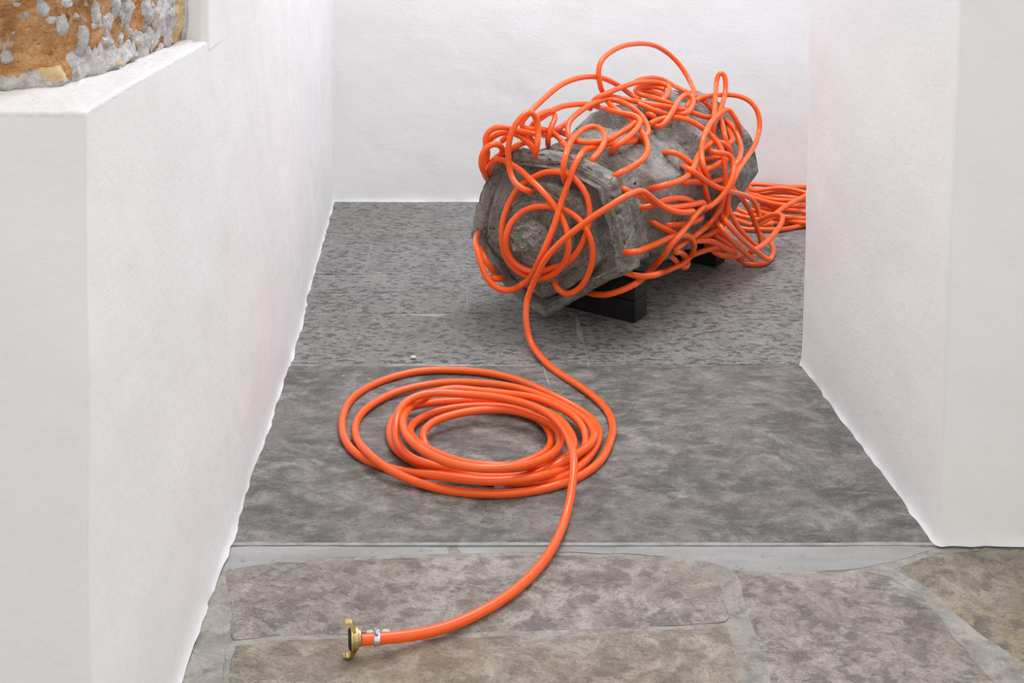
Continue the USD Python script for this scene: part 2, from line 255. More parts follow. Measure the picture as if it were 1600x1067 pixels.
# ledge: a ragged, slightly sloping coat of white paint on top of the dado
def ledge_mesh():
    """continues the dado's skin over a rounded, hand-trowelled arris and back to the stonework"""
    _, top, _ = wall_sheet(rev(path_low), 0.0, DZ, lean=left_lean, seed=1)
    a = top[top[:, 1] < 1.83][::-1, :2]; a = a[a[:, 0] > -1.4]
    n = len(a); inner = sg.LineString([(-1.4, 1.40), (-0.60, 1.40), (-0.57, 1.86)])
    kc = int(np.argmax(a[:, 0] - a[:, 1] * 1.0)); tic = inner.project(sg.Point(-0.60, 1.40)) / inner.length
    b = np.array([inner.interpolate(np.interp(k, [0, kc, n - 1], [0, tic, 1]), True).coords[0] for k in range(n)])
    ln = np.linalg.norm(b - a, axis=1)[:, None]; V = []
    for dist, z in [(0, DZ), (0.0006, DZ + 0.0025), (0.002, DZ + 0.0045), (0.005, DZ + 0.006), (0.011, DZ + 0.0065), (0.02, DZ + 0.007)] + [(None, k) for k in np.linspace(0.22, 1, 18)]:
        p = a + (b - a) * (dist / ln if dist is not None else z); c = np.c_[p, np.zeros(n)]
        zz = np.full(n, z) if dist is not None else DZ + 0.007 + 0.002 * z + 0.009 * (fbm(c * 22, 5, 5) - 0.5)
        if dist: zz = zz + 0.004 * (fbm(c * 40, 3, 8) - 0.5) * min(dist / 0.007, 1)
        V.append(np.c_[p, zz])
    V = np.array(V); m = len(V); idx = np.arange(m * n).reshape(m, n)
    f = np.vstack([np.c_[idx[:-1, :-1].ravel(), idx[:-1, 1:].ravel(), idx[1:, 1:].ravel()], np.c_[idx[:-1, :-1].ravel(), idx[1:, 1:].ravel(), idx[1:, :-1].ravel()]])
    return trimesh.Trimesh(V.reshape(-1, 3), f, process=False)
obj('painted_ledge', ledge_mesh(), M_ledge, wl)

# exposed rubble stonework of the pier above the ledge
def rubble_path(n):
    ln = sg.LineString([(-1.9, 1.335), (-0.66, 1.335), (-0.60, 1.342), (-0.553, 1.375), (-0.535, 1.45), (-0.525, 1.62), (-0.517, 1.84)])
    return ln, np.array([ln.interpolate(u, True).coords[0] for u in np.linspace(0, 1, n)])
def rubble_sheet(u0, u1, z0, z1, step, amp, seed, lift=0.0, mask=None):
    ln, _ = rubble_path(10)
    nu, nz = int((u1 - u0) * ln.length / step) + 2, int((z1 - z0) / step) + 2
    us, zs = np.linspace(u0, u1, nu), np.linspace(z0, z1, nz)
    q = np.array([ln.interpolate(u, True).coords[0] for u in us]); t = np.array([np.subtract(ln.interpolate(u + 0.004, True).coords[0], ln.interpolate(u - 0.004, True).coords[0]) for u in us]); t /= np.linalg.norm(t, axis=1)[:, None]
    nr = np.c_[t[:, 1], -t[:, 0]]
    qq = np.broadcast_to(q, (nz, nu, 2)); c3 = np.dstack([qq, np.broadcast_to(zs[:, None], (nz, nu))])
    off = amp * 2 * (fbm(c3 * np.array([14, 14, 20]), 5, 70) - 0.5) + 0.008 * (fbm(c3 * 70, 3, 71) - 0.5) + lift
    if mask is not None: off = off + mask(us[None, :] * np.ones((nz, 1)), zs[:, None] * np.ones((1, nu)), c3)
    V = np.dstack([qq + nr[None] * off[..., None], c3[..., 2]]).reshape(-1, 3)
    idx = np.arange(nz * nu).reshape(nz, nu)
    f = np.vstack([np.c_[idx[:-1, :-1].ravel(), idx[:-1, 1:].ravel(), idx[1:, 1:].ravel()], np.c_[idx[:-1, :-1].ravel(), idx[1:, 1:].ravel(), idx[1:, :-1].ravel()]])
    return trimesh.Trimesh(V, f, process=False)
rub_len = rubble_path(10)[0].length
def ufor(x, d): return rubble_path(10)[0].project(sg.Point(x, d)) / rub_len
obj('rubble_stonework', rubble_sheet(0.0, 1.0, LEDGE - 0.01, LEDGE + 0.7, 0.007, 0.012, 70), M_rubble, wl, label='exposed orange-brown rubble stonework')
RU = np.linspace(0.4, 1, 4000); RQ = np.array([rubble_path(10)[0].interpolate(u, True).coords[0] for u in RU]); RX = CX + F * RQ[:, 0] / RQ[:, 1]
def splat(x, y, wx, hy, mat, seed, name='mortar_patch', thick=0.006, rag=1.0, lab=None):
    """a raised patch of mortar smeared over the rubble (surveyed from the photo); it sinks below the stone outside a ragged outline"""
    on = lambda x: np.interp(x, RX, RU)
    uc = on(x); wu = max(0.006, (on(x + wx) - on(x - wx)) / 2 * rub_len); d = np.interp(uc, RU, RQ[:, 1]); zc = EYE - (y - YH) * d / F; hz = hy * d / F
    def mask(u, z, c3):
        r = np.sqrt(((u - uc) * rub_len / wu) ** 2 + ((z - zc) / hz) ** 2) + rag * (fbm(c3 * np.array([70, 70, 55]), 5, seed) - 0.5) * 2.4 + 0.3 * (fbm(c3 * 22, 2, seed + 1) - 0.5)
        return np.clip((1 - r) * 2.2, -1.5, 1) * thick - 0.001
    obj(name, rubble_sheet(uc - wu * 1.7 / rub_len, min(1.0, uc + wu * 1.7 / rub_len), max(LEDGE - 0.012, zc - hz * 1.7), zc + hz * 1.7, 0.0035, 0.012, seed, 0.0, mask), mat, wl, **({'label': lab} if lab else {}))
for k_, (x, y, wx, hy, mt) in enumerate([
        (15, 132, 40, 12, M_rmortar), (60, 128, 40, 14, M_rmortar), (118, 108, 20, 26, M_rmortar), (150, 98, 28, 26, M_rmortar), (180, 92, 30, 22, M_rmortar), (205, 82, 16, 16, M_rmortar), (226, 72, 16, 18, M_rmortar),
        (97, 42, 8, 16, M_gmortar), (124, 58, 7, 22, M_gmortar), (150, 24, 10, 22, M_gmortar), (168, 44, 11, 24, M_gmortar), (181, 8, 8, 16, M_gmortar), (199, 35, 9, 50, M_gmortar), (228, 20, 7, 22, M_gmortar), (231, 60, 7, 20, M_gmortar),
        (248, 30, 12, 52, M_rmortar), (262, 40, 8, 40, M_gmortar), (290, 18, 7, 60, M_rmortar), (68, 12, 10, 12, M_gmortar), (44, 24, 9, 7, M_gmortar), (9, 88, 11, 9, M_gmortar), (42, 115, 6, 12, M_rmortar), (105, 4, 8, 8, M_gmortar), (28, 8, 9, 4, M_rmortar), (82, 30, 4, 6, M_rmortar), (135, 8, 4, 9, M_rmortar), (160, 66, 5, 7, M_rmortar), (140, 40, 4, 6, M_rmortar), (214, 52, 3, 14, M_rmortar), (117, 26, 5, 5, M_rmortar), (22, 52, 5, 3, M_rmortar), (190, 60, 4, 12, M_rmortar)]):
    splat(x, y, wx, hy, mt, 200 + k_)
splat(276, 12, 11, 62, M_ochre, 300, 'lime_patch', 0.008, 0.5)
splat(82, 120, 18, 14, M_ochre, 301, 'lime_patch', 0.006, 1.0)
splat(173, 98, 5, 6, M_ochre, 302, 'lime_patch', 0.011, 0.8)

# ---------------------------------------------------------------- concrete screw: cone tip, flared rim and twisted five-sided body
C0 = np.array([0.108, 2.93, 0.239]); AX = np.array([0.5524, 0.8336, 0.0]); AX /= np.linalg.norm(AX); BX = np.array([AX[1], -AX[0], 0.0]); UP = np.array([0, 0, 1.0])
RIM = np.array([(-.193, .170), (-.120, .206), (.048, .208), (.168, .168), (.200, .062), (.226, -.050), (.118, -.112), (-.030, -.220), (-.150, -.165), (-.262, -.055), (-.248, .030)])
def rim(phi):
    """distance from the axis to the five-sided outline in the direction phi"""
    d = np.stack([np.cos(phi), np.sin(phi)], -1); best = np.full(np.shape(phi), np.inf)
    for a, b in zip(RIM, np.roll(RIM, -1, 0)):
        e = b - a; den = d[..., 0] * e[1] - d[..., 1] * e[0]
        t = (a[0] * e[1] - a[1] * e[0]) / np.where(np.abs(den) < 1e-9, 1e-9, den); w = (a[0] * d[..., 1] - a[1] * d[..., 0]) / np.where(np.abs(den) < 1e-9, 1e-9, den)
        ok = (t > 0) & (w >= -1e-6) & (w <= 1 + 1e-6); best = np.where(ok & (t < best), t, best)
    return np.where(np.isfinite(best), best, 0.21)
def saw(t, w=0.10):                                  # rises fast over w, then falls slowly to the next lip, with a crevice just before it
    t = t % 1.0
    return np.where(t < w, np.sin(t / w * np.pi / 2) ** 2, 1 - (t - w) / (1 - w)) - 0.55 * np.exp(-((t - 0.955) / 0.045) ** 2) - 0.55 * np.exp(-((t + 0.045) / 0.045) ** 2)
def stair(t, w=0.3): 
    t = t % 1.0
    return np.where(t < w, np.sin(t / w * np.pi / 2) ** 2, 1 - (t - w) / (1 - w))
LB, TWIST, PITCH = 0.885, -0.9, 0.33
def body_point(u, phi):
    """u < 0: spiral front (-1 the tip, 0 the rim); 0..1: body; 1..1.2: back face. Returns points (..., 3)"""
    u, phi = np.broadcast_arrays(np.asarray(u, float), np.asarray(phi, float))
    turn = (np.pi / 2 - phi) / (2 * np.pi)           # 0 at the top, growing to the right
    s = np.clip(u, 0, 1) * LB
    e = np.clip((s - 0.03) / 0.08, 0, 1); e = e * e * (3 - 2 * e)
    rb = np.interp(s, [0, 0.10, 0.2, 0.5, 0.885], [0.196, 0.190, 0.198, 0.222, 0.226]) * (0.35 + 0.65 * rim(phi - TWIST * s) / 0.215)
    lip = saw((s - 0.15) / PITCH - (turn % 1.0) * 0.75)
    rb = rb * (0.925 + 0.135 * lip)
    r = rim(phi) * 1.01 * (1 - e) + rb * e
    r = r * (1 - 0.10 * np.clip((s - 0.5) / 0.385, 0, 1) ** 1.3)
    c = np.clip(-u, 0, 1); cr = 1 - c
    rnd = np.minimum(np.maximum(c - 0.12, 0) * 2.2, 1)
    rc = (rim(phi) * (1 - rnd) + 0.221 * rnd) * cr
    st = stair(np.maximum(c - 0.10, 0) * 4.6 + turn, 0.28)
    inner = np.clip((c - 0.10) / 0.05, 0, 1)
    zf = -0.010 * np.clip(c / 0.05, 0, 1) + 0.030 * np.clip((c - 0.14) / 0.06, 0, 1) - 0.085 * np.clip((c - 0.16) / 0.6, 0, 1) ** 0.9 - 0.045 * np.clip((c - 0.72) / 0.22, 0, 1) - 0.026 * (st - 0.4) * inner * np.clip((1 - c) / 0.15, 0, 1)
    r = np.where(u < 0, rc + 0.020 * c * cr * (st - 0.5), r)
    s = np.where(u < 0, zf, s)
    b = np.clip((u - 1) / 0.2, 0, 1)
    r = r * (1 - b); s = s - 0.03 * b
    ctr = C0 + 0.012 * np.clip((s - 0.15) / 0.3, 0, 1)[..., None] * UP - (0.034 * np.clip((c - 0.15) / 0.5, 0, 1))[..., None] * BX
    return ctr + AX * s[..., None] + BX * (r * np.cos(phi))[..., None] + UP * (r * np.sin(phi))[..., None]
def body_mesh(nu=430, nphi=420, rough=1.0):
    us = np.r_[np.linspace(-1, -0.14, int(nu * 0.34)), np.linspace(-0.135, -0.005, int(nu * 0.08)), np.linspace(0, 1, int(nu * 0.50)), np.linspace(1.01, 1.2, int(nu * 0.08))]
    ph = np.linspace(0, 2 * np.pi, nphi, endpoint=False)
    p = body_point(us[:, None], ph[None, :])
    m, n = p.shape[:2]
    if rough:
        du = np.gradient(p, axis=0); dv = np.roll(p, -1, 1) - np.roll(p, 1, 1)
        nr = np.cross(dv, du); nr /= np.linalg.norm(nr, axis=2)[..., None] + 1e-9
        k = int(m * 0.6); ax0 = p.mean(1, keepdims=True); nr = nr * np.sign((nr * (p - ax0))[k].sum())
        turn = (np.pi / 2 - ph[None]) / (2 * np.pi)
        off = 0.012 * (fbm(p * 8, 3, 11) - 0.5) + 0.005 * (fbm(p * 40, 4, 12) - 0.5)
        lane = np.where(us[:, None] < 0, -us[:, None] * 55 - 4 * turn, ((p - C0) @ AX - 0.25 * turn) * 95)          # sweep marks that follow the screw
        streak = fbm(np.dstack([lane, np.cos(ph)[None] * 2.2 + 0 * us[:, None], np.sin(ph)[None] * 2.2 + 0 * us[:, None]]), 3, 13) - 0.5
        off = off + 0.008 * streak
        chip = np.exp(-(us[:, None] / 0.035) ** 2) * np.where(us[:, None] <= 0, 1, 1)
        off = off - chip * 0.012 * np.clip(fbm(p * 55, 3, 15) - 0.42, 0, 1) * 2
        tip = np.clip((-us[:, None] - 0.70) / 0.15, 0, 1) * np.clip((1.02 + us[:, None]) / 0.05, 0, 1)
        off = off + tip * 0.026 * (fbm(p * 55, 3, 14) - 0.5)
        pits = np.clip(fbm(p * 110, 2, 16) - 0.74, 0, 1) * 0.07
        p = p + nr * (off - pits)[..., None]
    s_ = (p - C0) @ AX
    z = p[..., 2]; zmin = np.where(s_ > 0.115, 0.1165, 0.02); zs = np.maximum(z, zmin)
    p = p.copy(); p[..., 2] = zs
    idx = np.arange(m * n).reshape(m, n); nx = np.roll(idx, -1, 1)
    f = np.vstack([np.c_[idx[:-1].ravel(), nx[:-1].ravel(), nx[1:].ravel()], np.c_[idx[:-1].ravel(), nx[1:].ravel(), idx[1:].ravel()]])
    me = trimesh.Trimesh(p.reshape(-1, 3), f, process=False)
    if me.volume < 0: me.invert()
    return me
body = thing('concrete_sculpture', 'grey cast concrete screw form with pointed end, threaded with orange hose', 'sculpture')
obj('concrete_body', body_mesh(), M_conc, body, smooth=50)
def beam_at(s, half_len, w, name, lab):
    t = thing('support_block', lab, 'support block', group=None)
    for kk, h0 in enumerate((0.0, 0.0578)):
        m = bevel_box(w, half_len * 2, 0.0568)
        R = np.eye(4); R[:3, 0] = AX; R[:3, 1] = BX; R[:3, 2] = UP if np.linalg.det(np.c_[AX, BX, UP]) > 0 else UP
        m.apply_transform(R); 
        if m.volume < 0: m.invert()
        m.apply_translation(C0 * [1, 1, 0] + AX * s + UP * (h0 + 0.0284 + 0.002))
        obj('timber', m, M_black, t, smooth=40)
beam_at(0.172, 0.165, 0.07, 'support_block', 'black two-layer timber block under the front end of the concrete sculpture')
beam_at(0.70, 0.165, 0.07, 'support_block', 'black timber block under the rear end of the concrete sculpture')
# centre lines of the hose, tenths of a millimetre
RUNS = [
    ('main', [[4868,30343,2720],[4827,30300,2727],[4771,30240,2737],[4707,30167,2751],[4639,30087,2769],[4571,30002,2791],[4502,29914,2816],[4433,29826,2845],[4359,29737,2878],[4278,29650,2917],[4187,29565,2963],[4086,29482,3020],[3977,29401,3090],[3865,29321,3175],[3753,29241,3272],[3645,29160,3376],[3544,29076,3477],[3452,28988,3566],[3369,28896,3633],[3296,28799,3678],[3232,28699,3706],[3174,28598,3724],[3120,28498,3737],[3070,28399,3749],[3025,28303,3760],[2983,28208,3771],[2943,28118,3782],[2901,28032,3789],[2854,27954,3790],[2794,27884,3779],[2716,27824,3753],[2620,27775,3710],[2513,27737,3655],[2403,27709,3595],[2297,27691,3535],[2197,27682,3476],[2099,27680,3414],[1997,27684,3345],[1891,27692,3266],[1781,27702,3182],[1670,27716,3094],[1560,27730,3005],[1452,27746,2915],[1348,27764,2823],[1248,27784,2728],[1150,27806,2629],[1055,27832,2525],[964,27861,2416],[883,27894,2303],[816,27932,2192],[762,27973,2085],[718,28018,1985],[682,28064,1893],[649,28110,1808],[619,28153,1726],[587,28192,1645],[554,28223,1561],[517,28247,1471],[477,28261,1372],[438,28266,1268],[405,28261,1172],[382,28249,1095],[369,28230,1039],[362,28208,997],[357,28183,957],[354,28157,913],[351,28131,863],[349,28105,814],[348,28079,768],[349,28050,717],[354,28017,651],[364,27979,564],[383,27932,462],[410,27876,362],[443,27809,277],[479,27732,216],[515,27645,177],[550,27548,154],[586,27443,141],[625,27332,132],[667,27216,124],[713,27096,116],[764,26974,108],[818,26850,100],[876,26726,94],[937,26601,90],[1002,26477,88],[1071,26354,87],[1143,26230,86],[1217,26108,87],[1293,25985,88],[1369,25862,90],[1444,25740,92],[1518,25617,94],[1588,25493,95],[1657,25369,96],[1723,25243,97],[1785,25116,97],[1844,24989,97],[1900,24860,97],[1950,24729,97],[1995,24598,97],[2034,24465,96],[2065,24331,96],[2088,24196,95],[2104,24060,93],[2113,23924,91],[2114,23788,89],[2109,23651,88],[2096,23515,87],[2078,23378,86],[2053,23243,86],[2023,23108,86],[1989,22974,86],[1953,22842,86],[1914,22711,86],[1873,22583,86],[1828,22456,86],[1776,22333,86],[1716,22212,86],[1648,22096,86],[1573,21983,86],[1492,21875,86],[1405,21772,86],[1312,21674,86],[1214,21582,86],[1109,21496,86],[997,21416,86],[878,21344,86],[753,21279,86],[624,21221,86],[492,21171,86],[359,21128,86],[225,21093,86],[90,21065,86],[-46,21045,86],[-184,21032,86],[-322,21028,86],[-461,21030,86],[-598,21039,86],[-735,21055,86],[-871,21076,86],[-1005,21103,87],[-1139,21134,88],[-1271,21170,92],[-1402,21210,98],[-1533,21253,108],[-1665,21301,121],[-1799,21354,136],[-1933,21411,155],[-2064,21473,175],[-2190,21541,196],[-2307,21616,216],[-2413,21696,233],[-2507,21784,246],[-2592,21877,253],[-2668,21977,254],[-2736,22083,249],[-2798,22194,239],[-2857,22310,225],[-2913,22430,207],[-2968,22554,187],[-3021,22679,167],[-3072,22807,148],[-3118,22936,129],[-3161,23066,113],[-3199,23198,101],[-3232,23331,93],[-3259,23464,89],[-3277,23598,88],[-3287,23732,90],[-3286,23865,93],[-3276,23997,96],[-3255,24127,99],[-3224,24256,102],[-3182,24382,105],[-3131,24506,107],[-3071,24626,110],[-3003,24741,113],[-2927,24852,116],[-2846,24958,119],[-2757,25058,123],[-2662,25150,126],[-2559,25236,130],[-2451,25313,133],[-2336,25382,137],[-2215,25442,141],[-2089,25492,147],[-1958,25533,154],[-1823,25563,162],[-1686,25584,171],[-1548,25594,179],[-1410,25595,186],[-1274,25587,192],[-1140,25570,198],[-1007,25545,204],[-877,25512,212],[-748,25473,222],[-622,25427,234],[-497,25375,247],[-374,25318,260],[-253,25257,272],[-132,25191,283],[-12,25121,292],[106,25048,299],[222,24970,303],[336,24890,306],[447,24806,307],[555,24719,307],[660,24628,306],[762,24534,304],[862,24437,302],[958,24337,301],[1051,24233,300],[1140,24126,300],[1226,24015,300],[1308,23901,301],[1386,23784,301],[1459,23663,302],[1524,23540,302],[1581,23413,302],[1626,23285,301],[1657,23155,298],[1672,23024,295],[1668,22894,292],[1646,22765,289],[1606,22639,286],[1550,22515,285],[1481,22394,285],[1401,22278,287],[1315,22168,290],[1224,22065,292],[1130,21971,291],[1035,21887,287],[942,21814,276],[849,21751,259],[751,21697,236],[644,21651,209],[528,21615,183],[404,21590,161],[276,21575,145],[145,21570,132],[11,21572,120],[-126,21580,108],[-265,21594,99],[-404,21612,92],[-542,21633,90],[-677,21658,93],[-807,21685,101],[-933,21714,114],[-1059,21743,133],[-1188,21772,155],[-1320,21799,178],[-1454,21828,198],[-1587,21865,212],[-1714,21912,222],[-1829,21970,230],[-1929,22039,236],[-2015,22118,242],[-2089,22205,251],[-2154,22300,260],[-2209,22403,269],[-2255,22511,278],[-2294,22624,285],[-2326,22741,297],[-2350,22861,321],[-2366,22982,361],[-2373,23104,412],[-2372,23224,463],[-2362,23342,500],[-2344,23457,525],[-2316,23566,542],[-2275,23670,556],[-2221,23768,568],[-2151,23858,579],[-2067,23940,588],[-1967,24011,594],[-1852,24071,596],[-1727,24120,592],[-1594,24157,583],[-1458,24183,571],[-1320,24198,558],[-1183,24203,547],[-1046,24199,539],[-909,24186,534],[-772,24166,532],[-635,24138,532],[-499,24103,534],[-364,24061,536],[-231,24012,538],[-102,23957,539],[24,23895,540],[145,23827,541],[263,23752,542],[375,23670,542],[481,23582,541],[580,23487,539],[669,23387,535],[749,23281,531],[818,23169,527],[877,23053,525],[926,22933,529],[965,22809,537],[996,22682,551],[1022,22552,569],[1044,22421,589],[1065,22288,607],[1085,22153,623],[1103,22019,636],[1120,21884,645],[1135,21748,649],[1147,21614,645],[1155,21480,633],[1160,21346,612],[1159,21214,583],[1152,21082,546],[1139,20952,500],[1121,20822,445],[1098,20693,383],[1071,20564,319],[1040,20436,259],[1006,20307,207],[970,20179,168],[935,20050,140],[899,19921,123],[862,19792,113],[823,19663,107],[782,19533,102],[737,19404,98],[690,19276,96],[639,19149,94],[585,19022,93],[527,18897,92],[465,18774,91],[399,18653,90],[330,18533,89],[256,18416,88],[180,18302,87],[99,18190,87],[14,18081,86],[-75,17975,86],[-168,17873,86],[-266,17773,86],[-368,17677,86],[-474,17584,86],[-583,17494,86],[-695,17408,87],[-810,17325,89],[-926,17246,93],[-1044,17170,101],[-1163,17099,112],[-1283,17031,126],[-1403,16968,143],[-1524,16909,161],[-1646,16856,179],[-1770,16808,196],[-1896,16765,212],[-2022,16729,225],[-2135,16700,236],[-2222,16681,242]]),
    ('coil_b', [[-327,21434,112],[-414,21445,113],[-529,21463,114],[-660,21487,114],[-795,21518,112],[-930,21555,108],[-1064,21600,103],[-1196,21654,98],[-1325,21721,94],[-1449,21797,91],[-1568,21879,92],[-1682,21964,97],[-1791,22052,103],[-1896,22143,108],[-1997,22240,112],[-2093,22341,114],[-2182,22449,114],[-2262,22562,114],[-2332,22681,114],[-2391,22805,114],[-2439,22934,114],[-2478,23066,115],[-2508,23201,117],[-2530,23338,118],[-2543,23476,118],[-2546,23614,119],[-2541,23751,119],[-2524,23882,121],[-2493,24007,126],[-2442,24120,137],[-2366,24219,153],[-2267,24301,172],[-2150,24367,189],[-2021,24417,204],[-1887,24456,214],[-1750,24485,222],[-1611,24510,227],[-1472,24531,229],[-1333,24551,230],[-1194,24569,230],[-1054,24585,231],[-915,24597,233],[-775,24604,235],[-636,24604,239],[-497,24594,245],[-361,24574,251],[-228,24542,258],[-98,24502,264],[32,24454,269],[160,24399,269],[288,24338,266],[412,24272,259],[531,24197,251],[641,24113,243],[739,24020,240],[824,23918,241],[897,23807,246],[962,23690,254],[1020,23568,260],[1072,23442,265],[1118,23314,267],[1158,23185,266],[1191,23054,263],[1216,22922,261],[1233,22790,258],[1239,22660,255],[1232,22531,252],[1210,22407,248],[1169,22290,243],[1108,22181,237],[1027,22082,230],[928,21991,226],[816,21908,228],[698,21830,239],[579,21755,257],[462,21681,282],[345,21611,310],[226,21549,338],[100,21498,362],[-32,21461,381],[-168,21438,395],[-307,21428,404],[-446,21431,409],[-584,21446,411],[-718,21474,412],[-846,21515,411],[-966,21569,407],[-1077,21637,402],[-1180,21715,393],[-1275,21802,383],[-1364,21897,369],[-1447,21997,353],[-1525,22101,336],[-1602,22209,318],[-1676,22318,299],[-1749,22430,280],[-1819,22545,261],[-1885,22664,242],[-1945,22787,223],[-1997,22915,205],[-2041,23046,187],[-2076,23179,172],[-2097,23313,161],[-2102,23447,155],[-2088,23578,152],[-2051,23705,152],[-1993,23824,153],[-1916,23934,155],[-1823,24034,157],[-1716,24122,161],[-1601,24199,165],[-1478,24264,168],[-1350,24319,170],[-1218,24363,170],[-1083,24398,170],[-946,24423,170],[-808,24440,171],[-668,24447,172],[-529,24445,172],[-391,24432,172],[-255,24407,172],[-123,24371,171],[6,24323,170],[128,24262,169],[242,24189,167],[348,24104,166],[442,24009,163],[526,23905,161],[599,23793,158],[660,23673,156],[709,23549,154],[748,23420,151],[776,23289,149],[793,23155,147],[797,23022,144],[789,22890,141],[765,22761,138],[724,22637,134],[664,22520,132],[585,22412,130],[492,22312,130],[387,22221,131],[276,22138,131],[161,22064,129],[43,22002,125],[-80,21952,119],[-209,21917,113],[-344,21897,107],[-482,21893,104],[-620,21903,104],[-758,21928,105],[-892,21966,108],[-1020,22019,110],[-1140,22084,112],[-1252,22162,111],[-1358,22250,109],[-1455,22344,107],[-1546,22444,109],[-1630,22546,122],[-1704,22650,152],[-1761,22757,193],[-1796,22865,235],[-1806,22978,263],[-1795,23093,278],[-1763,23210,284],[-1711,23324,288],[-1641,23432,290],[-1553,23532,292],[-1453,23624,293],[-1343,23705,293],[-1226,23776,294],[-1103,23837,296],[-974,23887,298],[-841,23928,300],[-705,23959,303],[-568,23980,305],[-430,23989,307],[-292,23986,309],[-155,23969,310],[-21,23937,310],[108,23891,309],[232,23831,307],[349,23759,305],[459,23677,304],[562,23585,303],[659,23486,304],[749,23379,306],[829,23265,307],[894,23145,305],[939,23019,302],[965,22888,299],[973,22754,300],[968,22619,309],[955,22483,326],[936,22347,350],[913,22214,378],[882,22083,406],[841,21955,430],[787,21832,449],[719,21713,464],[639,21600,477],[550,21492,490],[456,21390,506],[358,21294,523],[256,21206,542],[148,21126,561],[32,21057,578],[-92,21000,593],[-223,20955,605],[-357,20925,615],[-493,20910,623],[-630,20911,629],[-766,20928,633],[-899,20961,636],[-1027,21009,638],[-1150,21069,640],[-1268,21140,642],[-1378,21222,643],[-1483,21311,645],[-1582,21408,646],[-1674,21511,646],[-1760,21620,644],[-1839,21734,641],[-1910,21853,635],[-1974,21975,628],[-2029,22102,619],[-2077,22231,609],[-2116,22363,597],[-2148,22497,583],[-2174,22632,569],[-2193,22769,553],[-2208,22906,537],[-2217,23044,518],[-2222,23182,499],[-2222,23321,478],[-2218,23460,459],[-2207,23598,442],[-2188,23734,428],[-2159,23868,416],[-2120,23998,405],[-2072,24125,393],[-2015,24249,382],[-1950,24369,372],[-1877,24483,364],[-1797,24590,357],[-1709,24686,352],[-1612,24768,349],[-1503,24832,349],[-1381,24877,347],[-1249,24903,343],[-1113,24913,335],[-975,24908,325],[-838,24892,317],[-702,24868,311],[-566,24838,309],[-431,24805,310],[-295,24770,311],[-159,24733,314],[-23,24694,317],[112,24651,320],[245,24603,324],[375,24548,327],[501,24484,329],[619,24410,329],[728,24326,329],[830,24234,328],[925,24134,329],[1015,24028,330],[1101,23918,331],[1182,23804,331],[1259,23688,325],[1331,23569,312],[1394,23447,289],[1446,23324,259],[1481,23197,227],[1498,23069,197],[1497,22938,172],[1480,22807,153],[1449,22676,141],[1407,22547,133],[1355,22420,127],[1292,22296,121],[1221,22174,118],[1143,22054,119],[1062,21936,127],[982,21820,144],[904,21706,170],[827,21595,201],[749,21491,233],[665,21396,260],[570,21312,280],[461,21241,294],[340,21184,302],[209,21141,307],[73,21111,308],[-65,21091,307],[-204,21081,304],[-344,21077,302],[-484,21080,301],[-624,21090,301],[-763,21107,303],[-901,21133,304],[-1036,21168,304],[-1168,21213,298],[-1294,21269,285],[-1412,21334,265],[-1522,21408,239],[-1625,21486,207],[-1727,21567,175],[-1831,21647,145],[-1941,21724,121],[-2060,21796,103],[-2185,21865,93],[-2312,21931,88],[-2439,21999,87],[-2563,22070,86],[-2683,22146,86],[-2796,22229,86],[-2902,22319,86],[-2999,22416,86],[-3089,22520,86],[-3171,22631,86],[-3244,22748,86],[-3310,22869,86],[-3368,22995,87],[-3419,23124,87],[-3464,23255,87],[-3502,23389,88],[-3534,23525,88],[-3561,23661,88],[-3582,23799,88],[-3598,23938,88],[-3609,24078,88],[-3615,24217,88],[-3616,24357,89],[-3611,24496,89],[-3600,24635,89],[-3582,24772,89],[-3555,24907,90],[-3519,25040,91],[-3471,25170,92],[-3414,25297,93],[-3348,25419,93],[-3273,25536,93],[-3191,25649,92],[-3103,25757,92],[-3009,25860,92],[-2909,25957,92],[-2804,26048,92],[-2694,26133,93],[-2579,26210,94],[-2459,26278,96],[-2335,26336,97],[-2206,26383,98],[-2072,26420,99],[-1935,26446,99],[-1797,26462,98],[-1657,26470,96],[-1517,26472,95],[-1377,26466,93],[-1238,26455,93],[-1099,26437,93],[-961,26413,93],[-825,26382,94],[-690,26345,94],[-557,26300,94],[-427,26248,94],[-301,26187,95],[-179,26118,97],[-65,26038,102],[38,25949,111],[129,25851,124],[211,25746,141],[287,25635,160],[359,25519,181],[430,25402,202],[498,25283,223],[565,25166,243],[633,25051,261],[705,24943,273],[788,24843,275],[885,24753,266],[994,24673,246],[1111,24597,218],[1228,24523,188],[1340,24443,159],[1442,24354,136],[1532,24255,120],[1609,24145,109],[1673,24026,102],[1725,23899,99],[1763,23767,99],[1788,23631,99],[1801,23492,100],[1801,23353,100],[1789,23213,101],[1766,23073,102],[1734,22935,104],[1694,22797,105],[1647,22662,107],[1595,22528,108],[1539,22396,110],[1477,22267,111],[1411,22141,112],[1338,22020,111],[1259,21903,110],[1173,21793,108],[1078,21693,105],[973,21603,103],[856,21526,103],[731,21460,108],[601,21407,116],[468,21364,127],[333,21332,139],[198,21310,150],[67,21297,160],[-49,21291,169],[-136,21289,176]]),
